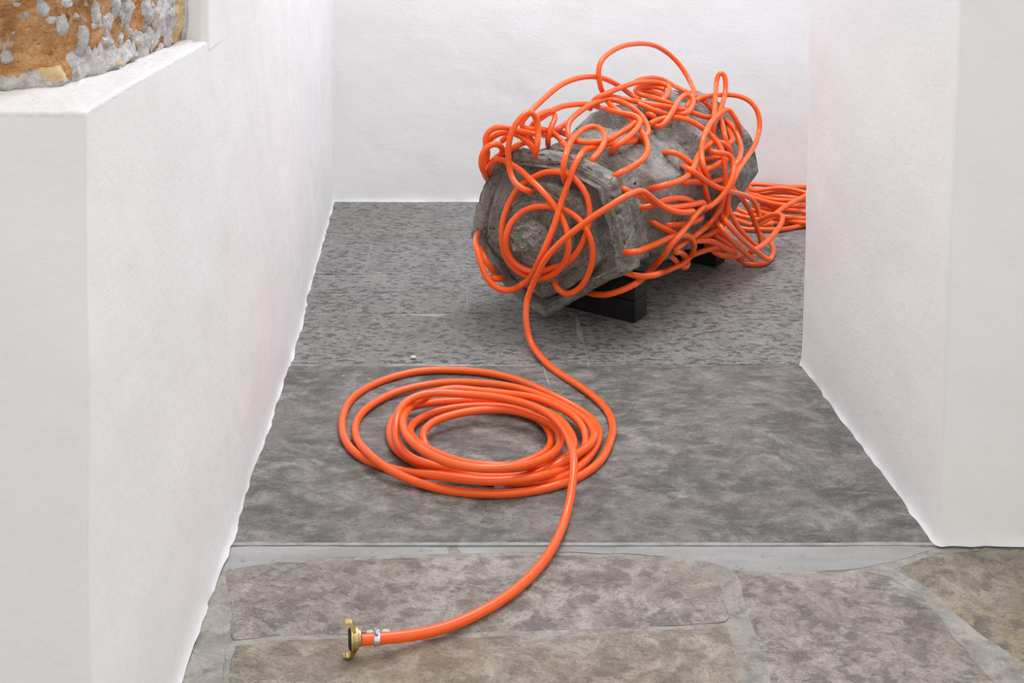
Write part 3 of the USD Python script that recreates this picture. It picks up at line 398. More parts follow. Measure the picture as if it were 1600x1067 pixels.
    ('spiral', [[-624,30548,3678],[-620,30484,3700],[-613,30383,3731],[-605,30257,3771],[-604,30122,3819],[-606,29989,3873],[-610,29864,3929],[-612,29754,3991],[-605,29665,4068],[-574,29606,4161],[-507,29579,4248],[-412,29577,4297],[-306,29588,4294],[-201,29596,4257],[-93,29590,4207],[16,29559,4155],[119,29503,4107],[208,29423,4062],[283,29326,4022],[349,29218,3985],[414,29105,3949],[481,28992,3912],[553,28884,3870],[630,28784,3820],[714,28694,3757],[802,28617,3682],[893,28551,3597],[982,28494,3504],[1067,28441,3405],[1144,28392,3302],[1213,28341,3194],[1274,28287,3083],[1324,28230,2969],[1363,28175,2854],[1388,28127,2736],[1402,28092,2611],[1405,28076,2477],[1393,28080,2343],[1367,28105,2219],[1331,28146,2109],[1284,28198,2006],[1223,28258,1903],[1148,28326,1799],[1063,28401,1701],[971,28479,1618],[873,28561,1551],[772,28645,1500],[667,28727,1466],[558,28804,1451],[441,28871,1460],[320,28925,1492],[200,28968,1547],[87,29001,1621],[-13,29028,1712],[-99,29047,1818],[-165,29061,1936],[-211,29069,2062],[-238,29075,2194],[-253,29083,2329],[-260,29097,2465],[-257,29120,2599],[-245,29150,2731],[-220,29185,2861],[-182,29220,2988],[-132,29250,3113],[-75,29275,3238],[-11,29291,3362],[58,29297,3480],[136,29293,3587],[223,29282,3681],[323,29266,3765],[437,29246,3843],[556,29219,3918],[673,29182,3986],[780,29130,4043],[876,29064,4087],[968,28987,4120],[1068,28903,4145],[1173,28818,4160],[1282,28735,4161],[1391,28658,4144],[1498,28590,4102],[1600,28535,4034],[1692,28495,3945],[1774,28466,3842],[1841,28443,3731],[1894,28418,3610],[1930,28391,3482],[1950,28362,3349],[1953,28336,3213],[1942,28317,3076],[1918,28309,2941],[1882,28308,2810],[1839,28313,2682],[1790,28319,2556],[1733,28323,2433],[1664,28326,2314],[1582,28329,2201],[1489,28338,2097],[1389,28360,2006],[1287,28398,1933],[1191,28450,1878],[1099,28506,1832],[1003,28561,1785],[897,28609,1732],[781,28648,1683],[655,28678,1654],[524,28702,1654],[392,28722,1679],[266,28742,1723],[150,28762,1786],[48,28776,1870],[-35,28779,1974],[-95,28771,2090],[-132,28752,2210],[-151,28730,2332],[-154,28713,2457],[-139,28709,2587],[-105,28721,2711],[-53,28746,2821],[17,28774,2921],[105,28793,3015],[204,28797,3102],[308,28781,3177],[412,28749,3237],[521,28707,3284],[639,28662,3319],[765,28622,3338],[897,28591,3342],[1031,28565,3334],[1164,28540,3319],[1293,28507,3291],[1415,28465,3248],[1528,28412,3192],[1632,28351,3125],[1725,28287,3048],[1806,28227,2955],[1874,28181,2846],[1931,28151,2725],[1974,28136,2595],[2003,28130,2458],[2014,28133,2318],[2008,28145,2178],[1989,28165,2039],[1958,28193,1904],[1918,28231,1773],[1872,28276,1648],[1819,28328,1528],[1758,28385,1416],[1686,28446,1315],[1602,28507,1227],[1504,28565,1159],[1394,28616,1126],[1285,28660,1141],[1191,28699,1199],[1126,28740,1275],[1089,28796,1339],[1073,28862,1379],[1068,28919,1398],[1067,28938,1402]]),
    ('lefthang', [[3667,31976,4320],[3641,31912,4333],[3600,31813,4358],[3552,31685,4387],[3503,31536,4413],[3457,31377,4433],[3413,31220,4451],[3366,31080,4466],[3315,30962,4478],[3258,30858,4487],[3194,30760,4496],[3124,30670,4505],[3042,30589,4515],[2944,30516,4525],[2830,30455,4533],[2702,30405,4535],[2568,30361,4527],[2434,30315,4509],[2302,30261,4488],[2181,30192,4472],[2079,30106,4467],[2003,30004,4470],[1950,29887,4478],[1914,29759,4492],[1887,29625,4509],[1864,29486,4529],[1842,29346,4548],[1820,29206,4567],[1798,29067,4584],[1775,28932,4597],[1746,28804,4598],[1706,28688,4576],[1653,28589,4519],[1595,28509,4430],[1538,28450,4320],[1487,28412,4198],[1440,28389,4073],[1394,28376,3948],[1348,28365,3822],[1301,28350,3697],[1256,28325,3573],[1213,28291,3454],[1172,28253,3339],[1132,28215,3221],[1090,28182,3098],[1045,28152,2974],[995,28123,2850],[941,28095,2726],[885,28072,2601],[827,28058,2475],[770,28061,2349],[717,28083,2227],[672,28125,2113],[635,28185,2010],[604,28258,1917],[576,28340,1827],[545,28427,1734],[511,28516,1640],[472,28604,1549],[429,28687,1464],[379,28757,1390],[320,28805,1329],[253,28821,1279],[185,28799,1246],[126,28744,1232],[70,28670,1231],[1,28590,1234],[-90,28521,1241],[-202,28470,1262],[-323,28443,1305],[-440,28437,1374],[-543,28449,1464],[-629,28474,1570],[-699,28508,1685],[-755,28549,1806],[-800,28600,1928],[-839,28663,2044],[-874,28741,2140],[-902,28836,2204],[-922,28947,2235],[-934,29069,2248],[-940,29198,2250],[-942,29331,2247],[-941,29466,2239],[-938,29602,2227],[-935,29740,2212],[-930,29886,2193],[-926,30045,2168],[-922,30212,2140],[-918,30375,2113],[-913,30519,2091],[-909,30622,2077],[-907,30654,2073]]),
    ('behindleft', [[-831,30618,1703],[-827,30547,1711],[-820,30436,1728],[-813,30299,1750],[-805,30152,1775],[-797,29999,1802],[-788,29843,1828],[-779,29688,1854],[-769,29534,1877],[-758,29386,1896],[-745,29250,1905],[-723,29138,1890],[-684,29065,1835],[-626,29042,1746],[-568,29065,1654],[-526,29130,1580],[-501,29228,1519],[-486,29349,1460],[-473,29483,1401],[-462,29622,1341],[-452,29762,1282],[-442,29898,1224],[-432,30024,1171],[-422,30127,1126],[-416,30194,1096]]),
    ('behindleft2', [[-522,29178,1360],[-508,29144,1360],[-475,29108,1355],[-420,29095,1344],[-357,29120,1328],[-313,29183,1307],[-290,29281,1277],[-275,29401,1240],[-263,29533,1197],[-253,29671,1153],[-243,29808,1109],[-234,29941,1067],[-224,30063,1028],[-216,30163,996],[-210,30230,975]]),
    ('p1', [[1390,29282,3734],[1380,29208,3772],[1366,29085,3829],[1350,28941,3894],[1336,28805,3956],[1323,28679,4015],[1312,28558,4073],[1303,28445,4130],[1295,28346,4187],[1287,28270,4249],[1282,28226,4331],[1285,28219,4439],[1303,28250,4557],[1331,28316,4657],[1359,28411,4719],[1381,28526,4743],[1398,28654,4746],[1414,28790,4740],[1429,28929,4730],[1445,29070,4719],[1460,29211,4708],[1476,29352,4697],[1493,29493,4686],[1511,29633,4678],[1531,29772,4672],[1554,29910,4671],[1582,30047,4676],[1616,30184,4687],[1656,30319,4701],[1701,30454,4715],[1749,30590,4726],[1798,30724,4735],[1848,30855,4743],[1901,30979,4752],[1961,31091,4764],[2034,31183,4781],[2123,31245,4797],[2221,31268,4808],[2310,31246,4807],[2377,31183,4800],[2420,31087,4792],[2449,30968,4787],[2467,30836,4785],[2479,30698,4784],[2486,30557,4782],[2489,30416,4776],[2488,30276,4762],[2480,30141,4736],[2460,30013,4694],[2423,29890,4637],[2371,29768,4576],[2317,29647,4531],[2267,29525,4502],[2220,29402,4485],[2178,29286,4472],[2140,29185,4461],[2104,29112,4443],[2070,29079,4410],[2043,29087,4369],[2026,29117,4333],[2019,29145,4310]]),
    ('a1', [[616,29472,3461],[588,29399,3489],[551,29283,3529],[516,29154,3571],[486,29032,3608],[459,28923,3640],[429,28833,3667],[382,28774,3694],[308,28753,3727],[217,28773,3772],[135,28827,3824],[74,28900,3875],[30,28977,3925],[-7,29040,3993],[-43,29082,4090],[-71,29099,4209],[-88,29099,4335],[-96,29088,4466],[-97,29077,4602],[-90,29072,4741],[-70,29075,4881],[-36,29086,5019],[12,29105,5150],[76,29132,5273],[153,29170,5384],[240,29220,5476],[328,29283,5539],[411,29354,5563],[490,29425,5548],[563,29485,5494],[623,29524,5404],[662,29535,5286],[680,29516,5156],[683,29471,5033],[678,29409,4930],[669,29347,4850],[657,29301,4774],[643,29286,4691],[630,29307,4605],[621,29365,4527],[615,29460,4453],[611,29575,4386],[609,29670,4334],[608,29700,4318]]),
    ('x2a2', [[3842,34037,5048],[3824,34090,5049],[3794,34162,5054],[3748,34230,5071],[3678,34277,5108],[3589,34293,5168],[3495,34276,5239],[3408,34229,5312],[3328,34160,5379],[3252,34076,5442],[3175,33984,5501],[3097,33887,5558],[3018,33787,5611],[2938,33685,5662],[2859,33582,5710],[2780,33477,5755],[2701,33372,5796],[2622,33265,5833],[2543,33156,5866],[2463,33046,5894],[2385,32933,5919],[2307,32816,5941],[2229,32698,5959],[2151,32579,5975],[2073,32460,5987],[1995,32341,5996],[1917,32221,6001],[1837,32102,6004],[1758,31983,6003],[1680,31865,5999],[1602,31746,5991],[1526,31627,5981],[1451,31509,5967],[1377,31391,5949],[1303,31273,5926],[1230,31157,5898],[1158,31041,5867],[1086,30925,5832],[1015,30811,5795],[944,30696,5756],[874,30583,5716],[804,30470,5676],[734,30357,5635],[665,30245,5594],[597,30135,5550],[531,30029,5503],[463,29931,5452],[393,29845,5395],[321,29779,5326],[265,29739,5241],[262,29730,5152],[321,29753,5086],[411,29806,5050],[500,29881,5030],[584,29972,5012],[668,30070,4991],[751,30171,4965],[832,30271,4933],[913,30365,4895],[995,30445,4853],[1076,30506,4804],[1156,30537,4748],[1232,30532,4687],[1296,30486,4633],[1342,30403,4595],[1374,30294,4574],[1394,30173,4566],[1409,30056,4562],[1424,29960,4553],[1444,29905,4528],[1466,29899,4490],[1486,29937,4448],[1500,29999,4412],[1510,30058,4384],[1514,30079,4374]]),
    ('a3', [[1060,31334,5163],[1078,31266,5174],[1102,31164,5188],[1126,31041,5202],[1148,30909,5210],[1163,30776,5205],[1161,30646,5173],[1134,30525,5116],[1088,30416,5047],[1039,30328,4970],[1000,30272,4877],[976,30258,4773],[967,30286,4679],[966,30355,4604],[968,30455,4543],[972,30574,4490],[975,30702,4443],[979,30829,4401],[982,30942,4363],[985,31028,4335],[985,31056,4325]]),
    ('x1', [[422,30274,4727],[439,30244,4802],[466,30205,4903],[509,30173,5007],[569,30161,5098],[644,30179,5168],[720,30230,5215],[791,30310,5246],[863,30411,5273],[936,30524,5298],[1011,30642,5322],[1087,30763,5343],[1164,30886,5359],[1242,31009,5368],[1321,31132,5372],[1401,31254,5371],[1482,31376,5365],[1564,31497,5355],[1645,31617,5343],[1727,31738,5330],[1808,31858,5314],[1889,31977,5297],[1970,32095,5277],[2050,32213,5256],[2130,32327,5232],[2212,32437,5206],[2294,32539,5176],[2376,32630,5144],[2451,32703,5114],[2506,32751,5091]]),
    ('a4', [[1664,32155,4811],[1641,32089,4809],[1609,31988,4808],[1573,31867,4810],[1535,31735,4813],[1495,31598,4816],[1453,31461,4819],[1412,31326,4823],[1371,31200,4826],[1331,31092,4825],[1288,31012,4816],[1240,30971,4791],[1192,30972,4752],[1149,31010,4705],[1113,31068,4656],[1084,31124,4613],[1074,31144,4598]]),
    ('a4b', [[1113,31273,4728],[1139,31246,4726],[1188,31223,4716],[1258,31225,4694],[1332,31264,4662],[1390,31339,4625],[1430,31440,4589],[1459,31553,4553],[1482,31661,4521],[1499,31745,4496],[1505,31774,4487]]),
    ('l1', [[-655,30295,3818],[-659,30239,3856],[-666,30156,3912],[-672,30056,3976],[-675,29945,4041],[-676,29833,4111],[-675,29727,4186],[-668,29631,4268],[-654,29553,4364],[-645,29499,4479],[-657,29468,4609],[-683,29457,4743],[-686,29457,4873],[-640,29465,4992],[-548,29474,5085],[-427,29483,5143],[-291,29490,5162],[-150,29498,5149],[-10,29509,5114],[127,29529,5070],[260,29563,5027],[379,29617,4990],[479,29693,4957],[558,29790,4927],[621,29905,4897],[670,30035,4866],[710,30173,4836],[747,30313,4806],[780,30451,4773],[808,30584,4738],[833,30707,4702],[853,30807,4670],[867,30873,4647]]),
    ('l2', [[-746,29945,4291],[-744,29902,4346],[-736,29842,4429],[-714,29781,4532],[-670,29731,4647],[-599,29697,4763],[-500,29678,4863],[-378,29671,4935],[-242,29670,4976],[-102,29670,4985],[37,29667,4963],[169,29658,4912],[289,29642,4842],[394,29623,4757],[483,29608,4666],[552,29610,4573],[599,29641,4487],[624,29690,4416],[635,29738,4368],[637,29755,4354]]),
    ('l3', [[-225,30301,4227],[-231,30239,4261],[-242,30144,4311],[-252,30027,4372],[-257,29899,4438],[-259,29769,4502],[-263,29645,4562],[-272,29531,4618],[-294,29430,4673],[-344,29346,4727],[-433,29281,4762],[-545,29234,4753],[-650,29201,4689],[-732,29182,4586],[-781,29178,4460],[-795,29193,4327],[-785,29233,4210],[-767,29299,4120],[-750,29388,4049],[-736,29494,3985],[-725,29611,3921],[-716,29735,3860],[-708,29865,3801],[-702,29998,3745],[-695,30134,3691],[-687,30269,3641],[-677,30396,3596],[-668,30502,3560],[-662,30570,3534]]),
    ('a6', [[-152,30080,4379],[-119,30025,4408],[-67,29950,4452],[-2,29881,4507],[77,29843,4567],[169,29846,4618],[256,29889,4648],[322,29966,4653],[370,30060,4645],[406,30151,4634],[431,30215,4625]]),
    ('a7', [[-260,30035,4683],[-236,30004,4717],[-189,29973,4771],[-112,29959,4835],[-21,29974,4894],[54,30013,4932],[102,30057,4950],[117,30074,4955]]),
    ('a8', [[-473,30308,4149],[-461,30244,4173],[-443,30151,4205],[-420,30049,4243],[-388,29958,4284],[-334,29895,4334],[-255,29872,4396],[-173,29892,4454],[-112,29942,4490],[-76,29995,4505],[-65,30015,4509]]),
    ('a9', [[389,30221,4786],[413,30186,4771],[457,30149,4740],[511,30139,4691],[560,30168,4635],[594,30234,4584],[618,30321,4540],[636,30406,4502],[649,30466,4477]]),
    ('a10', [[1035,30439,5395],[975,30378,5397],[893,30286,5396],[806,30180,5387],[721,30073,5364],[647,29981,5330],[593,29918,5299]]),
    ('tuy', [[3466,31839,4805],[3433,31782,4789],[3385,31696,4769],[3328,31593,4752],[3265,31480,4738],[3196,31363,4726],[3125,31244,4717],[3055,31124,4709],[2988,31003,4703],[2927,30880,4699],[2870,30757,4697],[2815,30636,4697],[2758,30519,4694],[2692,30414,4686],[2613,30325,4670],[2515,30261,4650],[2398,30221,4631],[2267,30208,4616],[2131,30221,4602],[1996,30257,4590],[1867,30313,4583],[1757,30388,4584],[1672,30479,4594],[1608,30582,4614],[1563,30692,4644],[1533,30803,4694],[1522,30914,4768],[1535,31023,4854],[1573,31131,4934],[1627,31240,4997],[1691,31350,5044],[1758,31462,5081],[1829,31575,5112],[1901,31689,5141],[1973,31804,5167],[2046,31918,5190],[2120,32033,5211],[2195,32148,5228],[2271,32263,5241],[2347,32380,5251],[2423,32498,5256],[2499,32618,5258],[2575,32737,5259],[2652,32852,5258],[2732,32953,5252],[2814,33034,5241],[2901,33084,5226],[2996,33097,5208],[3087,33069,5191],[3163,33003,5177],[3229,32912,5166],[3289,32809,5155],[3349,32709,5141],[3414,32625,5116],[3489,32563,5076],[3568,32519,5021],[3641,32483,4958],[3706,32438,4893],[3755,32373,4836],[3786,32282,4794],[3804,32169,4762],[3817,32043,4732],[3824,31911,4702],[3824,31777,4674],[3816,31644,4648],[3801,31519,4625],[3781,31410,4603],[3756,31328,4578],[3721,31282,4545],[3677,31277,4508],[3637,31314,4470],[3605,31394,4426],[3582,31504,4375],[3565,31597,4330],[3560,31626,4314]]),
    ('v2', [[2448,33329,4990],[2490,33266,4986],[2540,33171,4985],[2587,33056,4991],[2625,32930,5002],[2658,32799,5017],[2691,32667,5032],[2735,32543,5043],[2805,32431,5044],[2903,32332,5033],[3016,32249,5018],[3134,32183,5006],[3255,32131,4995],[3375,32087,4980],[3486,32040,4950],[3570,31979,4903],[3609,31896,4854],[3606,31789,4823],[3579,31664,4807],[3542,31530,4793],[3500,31393,4777],[3454,31256,4760],[3405,31121,4744],[3349,30988,4726],[3284,30858,4703],[3213,30729,4677],[3142,30604,4654],[3077,30485,4638],[3018,30377,4625],[2961,30289,4609],[2899,30231,4580],[2831,30212,4533],[2768,30236,4474],[2721,30298,4412],[2690,30392,4348],[2670,30511,4283],[2659,30624,4226],[2651,30697,4187]]),
    ('vw', [[2815,32825,5164],[2837,32771,5150],[2873,32690,5128],[2924,32597,5099],[2995,32503,5061],[3085,32414,5013],[3186,32328,4957],[3286,32243,4893],[3376,32155,4825],[3450,32058,4760],[3503,31949,4710],[3535,31828,4681],[3557,31695,4666],[3575,31556,4657],[3594,31412,4648],[3614,31269,4633],[3635,31128,4608],[3656,30990,4573],[3673,30854,4527],[3681,30719,4476],[3677,30585,4428],[3660,30451,4384],[3632,30320,4344],[3592,30192,4306],[3543,30071,4271],[3482,29958,4234],[3402,29856,4193],[3301,29761,4147],[3193,29667,4107],[3101,29569,4085],[3038,29460,4085],[2994,29341,4099],[2959,29213,4119],[2925,29081,4141],[2893,28949,4164],[2861,28823,4185],[2828,28714,4201],[2787,28631,4204],[2729,28585,4186],[2660,28585,4148],[2604,28624,4107],[2570,28679,4073],[2551,28722,4051]]),
    ('x3', [[2885,34045,4980],[2866,33987,5018],[2839,33899,5073],[2808,33792,5134],[2776,33676,5200],[2742,33555,5266],[2708,33433,5332],[2676,33312,5396],[2647,33196,5457],[2621,33093,5520],[2593,33010,5600],[2564,32951,5707],[2540,32921,5836],[2527,32923,5972],[2531,32954,6103],[2557,33011,6220],[2603,33088,6316],[2662,33180,6389],[2727,33284,6442],[2796,33395,6482],[2868,33510,6516],[2944,33627,6546],[3022,33745,6571],[3100,33864,6592],[3178,33983,6608],[3255,34102,6620],[3332,34221,6628],[3409,34341,6633],[3487,34461,6634],[3565,34580,6633],[3642,34700,6628],[3720,34819,6620],[3798,34938,6610],[3875,35056,6599],[3953,35174,6585],[4031,35292,6570],[4110,35410,6553],[4188,35526,6534],[4266,35643,6512],[4343,35759,6487],[4421,35874,6458],[4497,35989,6426],[4570,36103,6391],[4641,36213,6353],[4713,36318,6312],[4789,36415,6265],[4874,36499,6210],[4970,36569,6142],[5073,36622,6064],[5177,36658,5977],[5277,36678,5882],[5373,36683,5779],[5461,36673,5670],[5542,36651,5557],[5614,36615,5442],[5676,36561,5330],[5724,36489,5234],[5753,36396,5167],[5763,36285,5130],[5762,36161,5111],[5756,36028,5099],[5747,35892,5086],[5738,35756,5064],[5726,35623,5024],[5704,35496,4970],[5670,35372,4919],[5629,35247,4888],[5588,35118,4873],[5551,34988,4865],[5514,34860,4858],[5477,34734,4851],[5437,34617,4840],[5391,34516,4814],[5341,34445,4766],[5293,34411,4695],[5257,34408,4622],[5237,34415,4571]]),
    ('z', [[2281,33120,4938],[2295,33069,4993],[2314,32994,5067],[2338,32908,5144],[2367,32826,5215],[2405,32759,5278],[2461,32721,5334],[2533,32720,5379],[2608,32760,5406],[2679,32835,5419],[2750,32933,5427],[2823,33044,5434],[2899,33160,5442],[2974,33278,5449],[3050,33397,5456],[3127,33515,5462],[3204,33634,5467],[3281,33752,5472],[3359,33869,5476],[3437,33987,5480],[3514,34104,5483],[3592,34221,5485],[3669,34338,5483],[3747,34454,5479],[3826,34570,5470],[3904,34685,5460],[3983,34800,5447],[4062,34915,5432],[4141,35028,5416],[4221,35140,5399],[4300,35249,5380],[4377,35351,5361],[4455,35441,5342],[4540,35512,5323],[4641,35554,5300],[4752,35559,5271],[4842,35526,5241],[4890,35455,5221],[4904,35354,5212],[4899,35233,5207],[4886,35102,5197],[4863,34967,5175],[4827,34830,5144],[4784,34694,5117],[4742,34558,5105],[4704,34423,5103],[4670,34290,5107],[4636,34164,5111],[4601,34053,5105],[4561,33968,5079],[4517,33921,5024],[4482,33924,4951],[4464,33965,4885],[4458,34011,4841],[4457,34027,4826]]),
    ('zo', [[3786,34919,5411],[3834,34975,5427],[3900,35060,5443],[3975,35163,5454],[4052,35275,5458],[4131,35391,5455],[4210,35508,5447],[4291,35626,5435],[4372,35743,5420],[4453,35860,5402],[4534,35974,5381],[4615,36084,5356],[4693,36186,5328],[4770,36272,5297],[4850,36331,5262],[4938,36354,5222],[5031,36335,5179],[5111,36277,5142],[5169,36186,5117],[5206,36076,5105],[5230,35959,5101],[5254,35849,5098],[5290,35758,5088],[5352,35693,5064],[5442,35656,5026],[5549,35641,4980],[5666,35633,4928],[5787,35621,4872],[5907,35599,4809],[6021,35572,4736],[6125,35549,4653],[6213,35542,4559],[6283,35564,4466],[6336,35622,4383],[6376,35713,4317],[6410,35816,4263],[6437,35908,4219],[6456,35969,4189]]),
    ('z3', [[4790,35478,5101],[4744,35505,5115],[4665,35531,5136],[4561,35539,5159],[4450,35516,5180],[4344,35462,5198],[4246,35382,5212],[4158,35284,5225],[4078,35175,5237],[4002,35063,5245],[3926,34957,5247],[3855,34863,5238],[3806,34790,5211],[3806,34740,5165],[3864,34706,5116],[3962,34677,5081],[4067,34636,5060],[4152,34573,5051],[4207,34481,5052],[4241,34367,5060],[4268,34238,5072],[4299,34104,5083],[4339,33976,5090],[4394,33867,5091],[4469,33790,5078],[4565,33757,5045],[4671,33769,4997],[4770,33822,4942],[4853,33911,4888],[4919,34030,4836],[4974,34166,4789],[5023,34308,4744],[5068,34444,4703],[5105,34556,4668],[5130,34626,4645]]),
    ('z4', [[4025,35300,5106],[4072,35343,5095],[4144,35396,5079],[4234,35438,5061],[4339,35452,5041],[4445,35427,5022],[4534,35362,5006],[4604,35267,4994],[4660,35151,4985],[4708,35029,4978],[4747,34916,4972],[4778,34828,4966],[4789,34798,4964]]),
    ('z5', [[2781,33256,5325],[2830,33308,5302],[2900,33384,5270],[2981,33468,5236],[3067,33544,5206],[3166,33600,5178],[3280,33627,5153],[3404,33621,5130],[3522,33584,5113],[3628,33526,5101],[3729,33456,5093],[3836,33388,5083],[3953,33331,5071],[4080,33292,5056],[4214,33277,5037],[4349,33283,5015],[4482,33310,4988],[4611,33353,4957],[4734,33409,4922],[4853,33473,4888],[4966,33543,4855],[5074,33614,4822],[5180,33686,4786],[5291,33756,4743],[5408,33823,4694],[5526,33891,4641],[5638,33963,4592],[5739,34044,4550],[5826,34134,4516],[5897,34233,4488],[5959,34340,4462],[6014,34453,4436],[6067,34569,4410],[6118,34687,4382],[6166,34811,4353],[6214,34947,4321],[6260,35093,4286],[6305,35242,4251],[6348,35391,4216],[6390,35537,4181],[6430,35677,4148],[6468,35800,4118],[6497,35891,4096],[6506,35920,4088]]),
    ('z6', [[3705,33221,5077],[3791,33198,5049],[3910,33167,5007],[4043,33139,4958],[4178,33123,4908],[4313,33127,4858],[4442,33160,4808],[4555,33230,4762],[4647,33332,4719],[4724,33450,4680],[4792,33565,4647],[4846,33653,4623],[4865,33681,4614]]),
    ('z8', [[3952,33505,4602],[3950,33430,4640],[3949,33315,4694],[3960,33194,4750],[3992,33100,4791],[4049,33039,4801],[4118,33017,4767],[4170,33036,4701],[4192,33099,4625],[4192,33192,4551],[4181,33285,4488],[4169,33347,4447]]),
    ('z9h1', [[3916,32235,4668],[3944,32288,4672],[3985,32364,4678],[4039,32449,4686],[4111,32529,4700],[4209,32596,4722],[4331,32645,4749],[4466,32678,4770],[4607,32700,4778],[4747,32718,4771],[4882,32737,4750],[5011,32757,4718],[5135,32777,4674],[5258,32794,4617],[5378,32807,4547],[5495,32813,4469],[5606,32811,4388],[5713,32797,4302],[5811,32772,4210],[5899,32734,4111],[5973,32685,4006],[6029,32623,3898],[6067,32551,3790],[6089,32473,3684],[6099,32399,3578],[6103,32335,3467],[6103,32289,3344],[6100,32260,3211],[6095,32247,3075],[6087,32247,2937],[6077,32256,2801],[6063,32270,2668],[6043,32285,2536],[6012,32297,2404],[5964,32302,2274],[5901,32294,2152],[5824,32270,2042],[5741,32228,1952],[5664,32165,1893],[5598,32083,1865],[5539,31985,1857],[5482,31879,1856],[5421,31768,1855],[5352,31656,1849],[5276,31546,1835],[5193,31437,1817],[5108,31329,1801],[5026,31220,1790],[4947,31109,1786],[4873,30993,1787],[4803,30872,1791],[4739,30747,1797],[4677,30620,1804],[4619,30494,1812],[4561,30372,1819],[4499,30259,1823],[4432,30163,1818],[4367,30096,1800],[4328,30066,1765],[4333,30077,1725],[4378,30128,1694],[4435,30210,1668],[4490,30313,1635],[4539,30428,1591],[4584,30550,1540],[4625,30676,1486],[4663,30803,1433],[4698,30932,1380],[4729,31062,1329],[4759,31193,1279],[4788,31324,1229],[4816,31454,1179],[4844,31582,1130],[4872,31702,1080],[4904,31805,1026],[4936,31883,964],[4962,31928,889],[4970,31937,808],[4951,31914,745],[4901,31867,716],[4825,31806,734],[4738,31738,801],[4664,31660,885],[4614,31570,956],[4580,31463,1014],[4552,31341,1065],[4524,31211,1116],[4497,31080,1166],[4468,30955,1214],[4439,30845,1262],[4401,30757,1312],[4348,30696,1370],[4290,30665,1426],[4268,30658,1447]]),
    ('z2', [[4109,33365,4461],[4111,33290,4469],[4112,33171,4483],[4114,33030,4501],[4118,32882,4521],[4125,32736,4540],[4134,32600,4556],[4144,32476,4571],[4157,32369,4585],[4181,32290,4597],[4223,32246,4612],[4281,32243,4640],[4351,32275,4688],[4427,32336,4757],[4503,32419,4833],[4569,32516,4897],[4625,32626,4944],[4673,32746,4976],[4715,32872,4998],[4753,33002,5010],[4789,33134,5017],[4824,33268,5022],[4858,33403,5025],[4893,33538,5027],[4929,33674,5028],[4965,33809,5029],[5002,33943,5030],[5040,34076,5030],[5079,34208,5030],[5121,34338,5032],[5166,34463,5035],[5216,34582,5040],[5270,34687,5048],[5331,34771,5055],[5402,34821,5053],[5481,34831,5030],[5542,34796,4991],[5567,34722,4956],[5562,34620,4934],[5544,34501,4920],[5518,34374,4909],[5490,34242,4898],[5459,34108,4887],[5426,33974,4878],[5391,33840,4870],[5353,33706,4864],[5313,33574,4858],[5271,33444,4853],[5230,33317,4852],[5189,33198,4853],[5149,33096,4853],[5106,33022,4848],[5054,32987,4835],[4998,32997,4816],[4950,33052,4798],[4914,33144,4780],[4887,33265,4762],[4866,33406,4743],[4847,33555,4722],[4829,33692,4699],[4812,33793,4680],[4806,33825,4675]]),
    ('e1', [[6050,33988,3952],[6056,33989,4043],[6064,33996,4164],[6075,34027,4277],[6090,34097,4360],[6109,34198,4417],[6133,34317,4463],[6160,34446,4505],[6189,34578,4544],[6219,34712,4581],[6248,34844,4619],[6276,34973,4666],[6305,35100,4726],[6334,35224,4798],[6364,35349,4874],[6393,35474,4939],[6421,35602,4986],[6447,35731,5018],[6473,35855,5046],[6496,35968,5083],[6519,36061,5148],[6544,36130,5246],[6580,36175,5363],[6635,36198,5465],[6708,36203,5504],[6778,36196,5457],[6819,36179,5347],[6832,36150,5214],[6828,36107,5083],[6810,36046,4966],[6781,35966,4872],[6747,35869,4807],[6712,35759,4767],[6678,35640,4745],[6643,35519,4727],[6606,35398,4702],[6561,35282,4659],[6506,35168,4594],[6449,35054,4525],[6398,34939,4474],[6355,34818,4443],[6316,34695,4423],[6277,34570,4401],[6236,34448,4372],[6190,34331,4333],[6138,34224,4281],[6077,34137,4210],[6017,34080,4124],[5970,34050,4051]]),
    ('e2', [[7205,35777,3469],[7206,35721,3542],[7198,35626,3636],[7180,35511,3729],[7154,35394,3810],[7125,35275,3878],[7093,35155,3938],[7060,35040,3995],[7027,34937,4051],[6990,34854,4116],[6943,34798,4201],[6881,34770,4309],[6812,34761,4424],[6745,34758,4528],[6676,34745,4595],[6591,34712,4608],[6496,34651,4583],[6407,34564,4552],[6335,34456,4534],[6276,34337,4528],[6220,34212,4527],[6164,34087,4524],[6111,33962,4521],[6060,33836,4519],[6013,33708,4519],[5969,33578,4521],[5926,33447,4524],[5884,33315,4527],[5841,33183,4527],[5796,33050,4522],[5748,32918,4508],[5697,32786,4487],[5647,32657,4461],[5600,32530,4438],[5558,32405,4420],[5519,32286,4401],[5480,32174,4370],[5438,32071,4313],[5395,31977,4223],[5359,31886,4117],[5336,31795,4012],[5324,31702,3917],[5319,31611,3836],[5319,31530,3764],[5327,31471,3693],[5345,31445,3619],[5370,31459,3547],[5398,31513,3483],[5428,31598,3425],[5460,31704,3368],[5494,31821,3311],[5529,31944,3253],[5566,32074,3194],[5605,32214,3133],[5647,32360,3069],[5689,32503,3007],[5730,32639,2947],[5767,32758,2895],[5795,32845,2855],[5805,32873,2842]]),
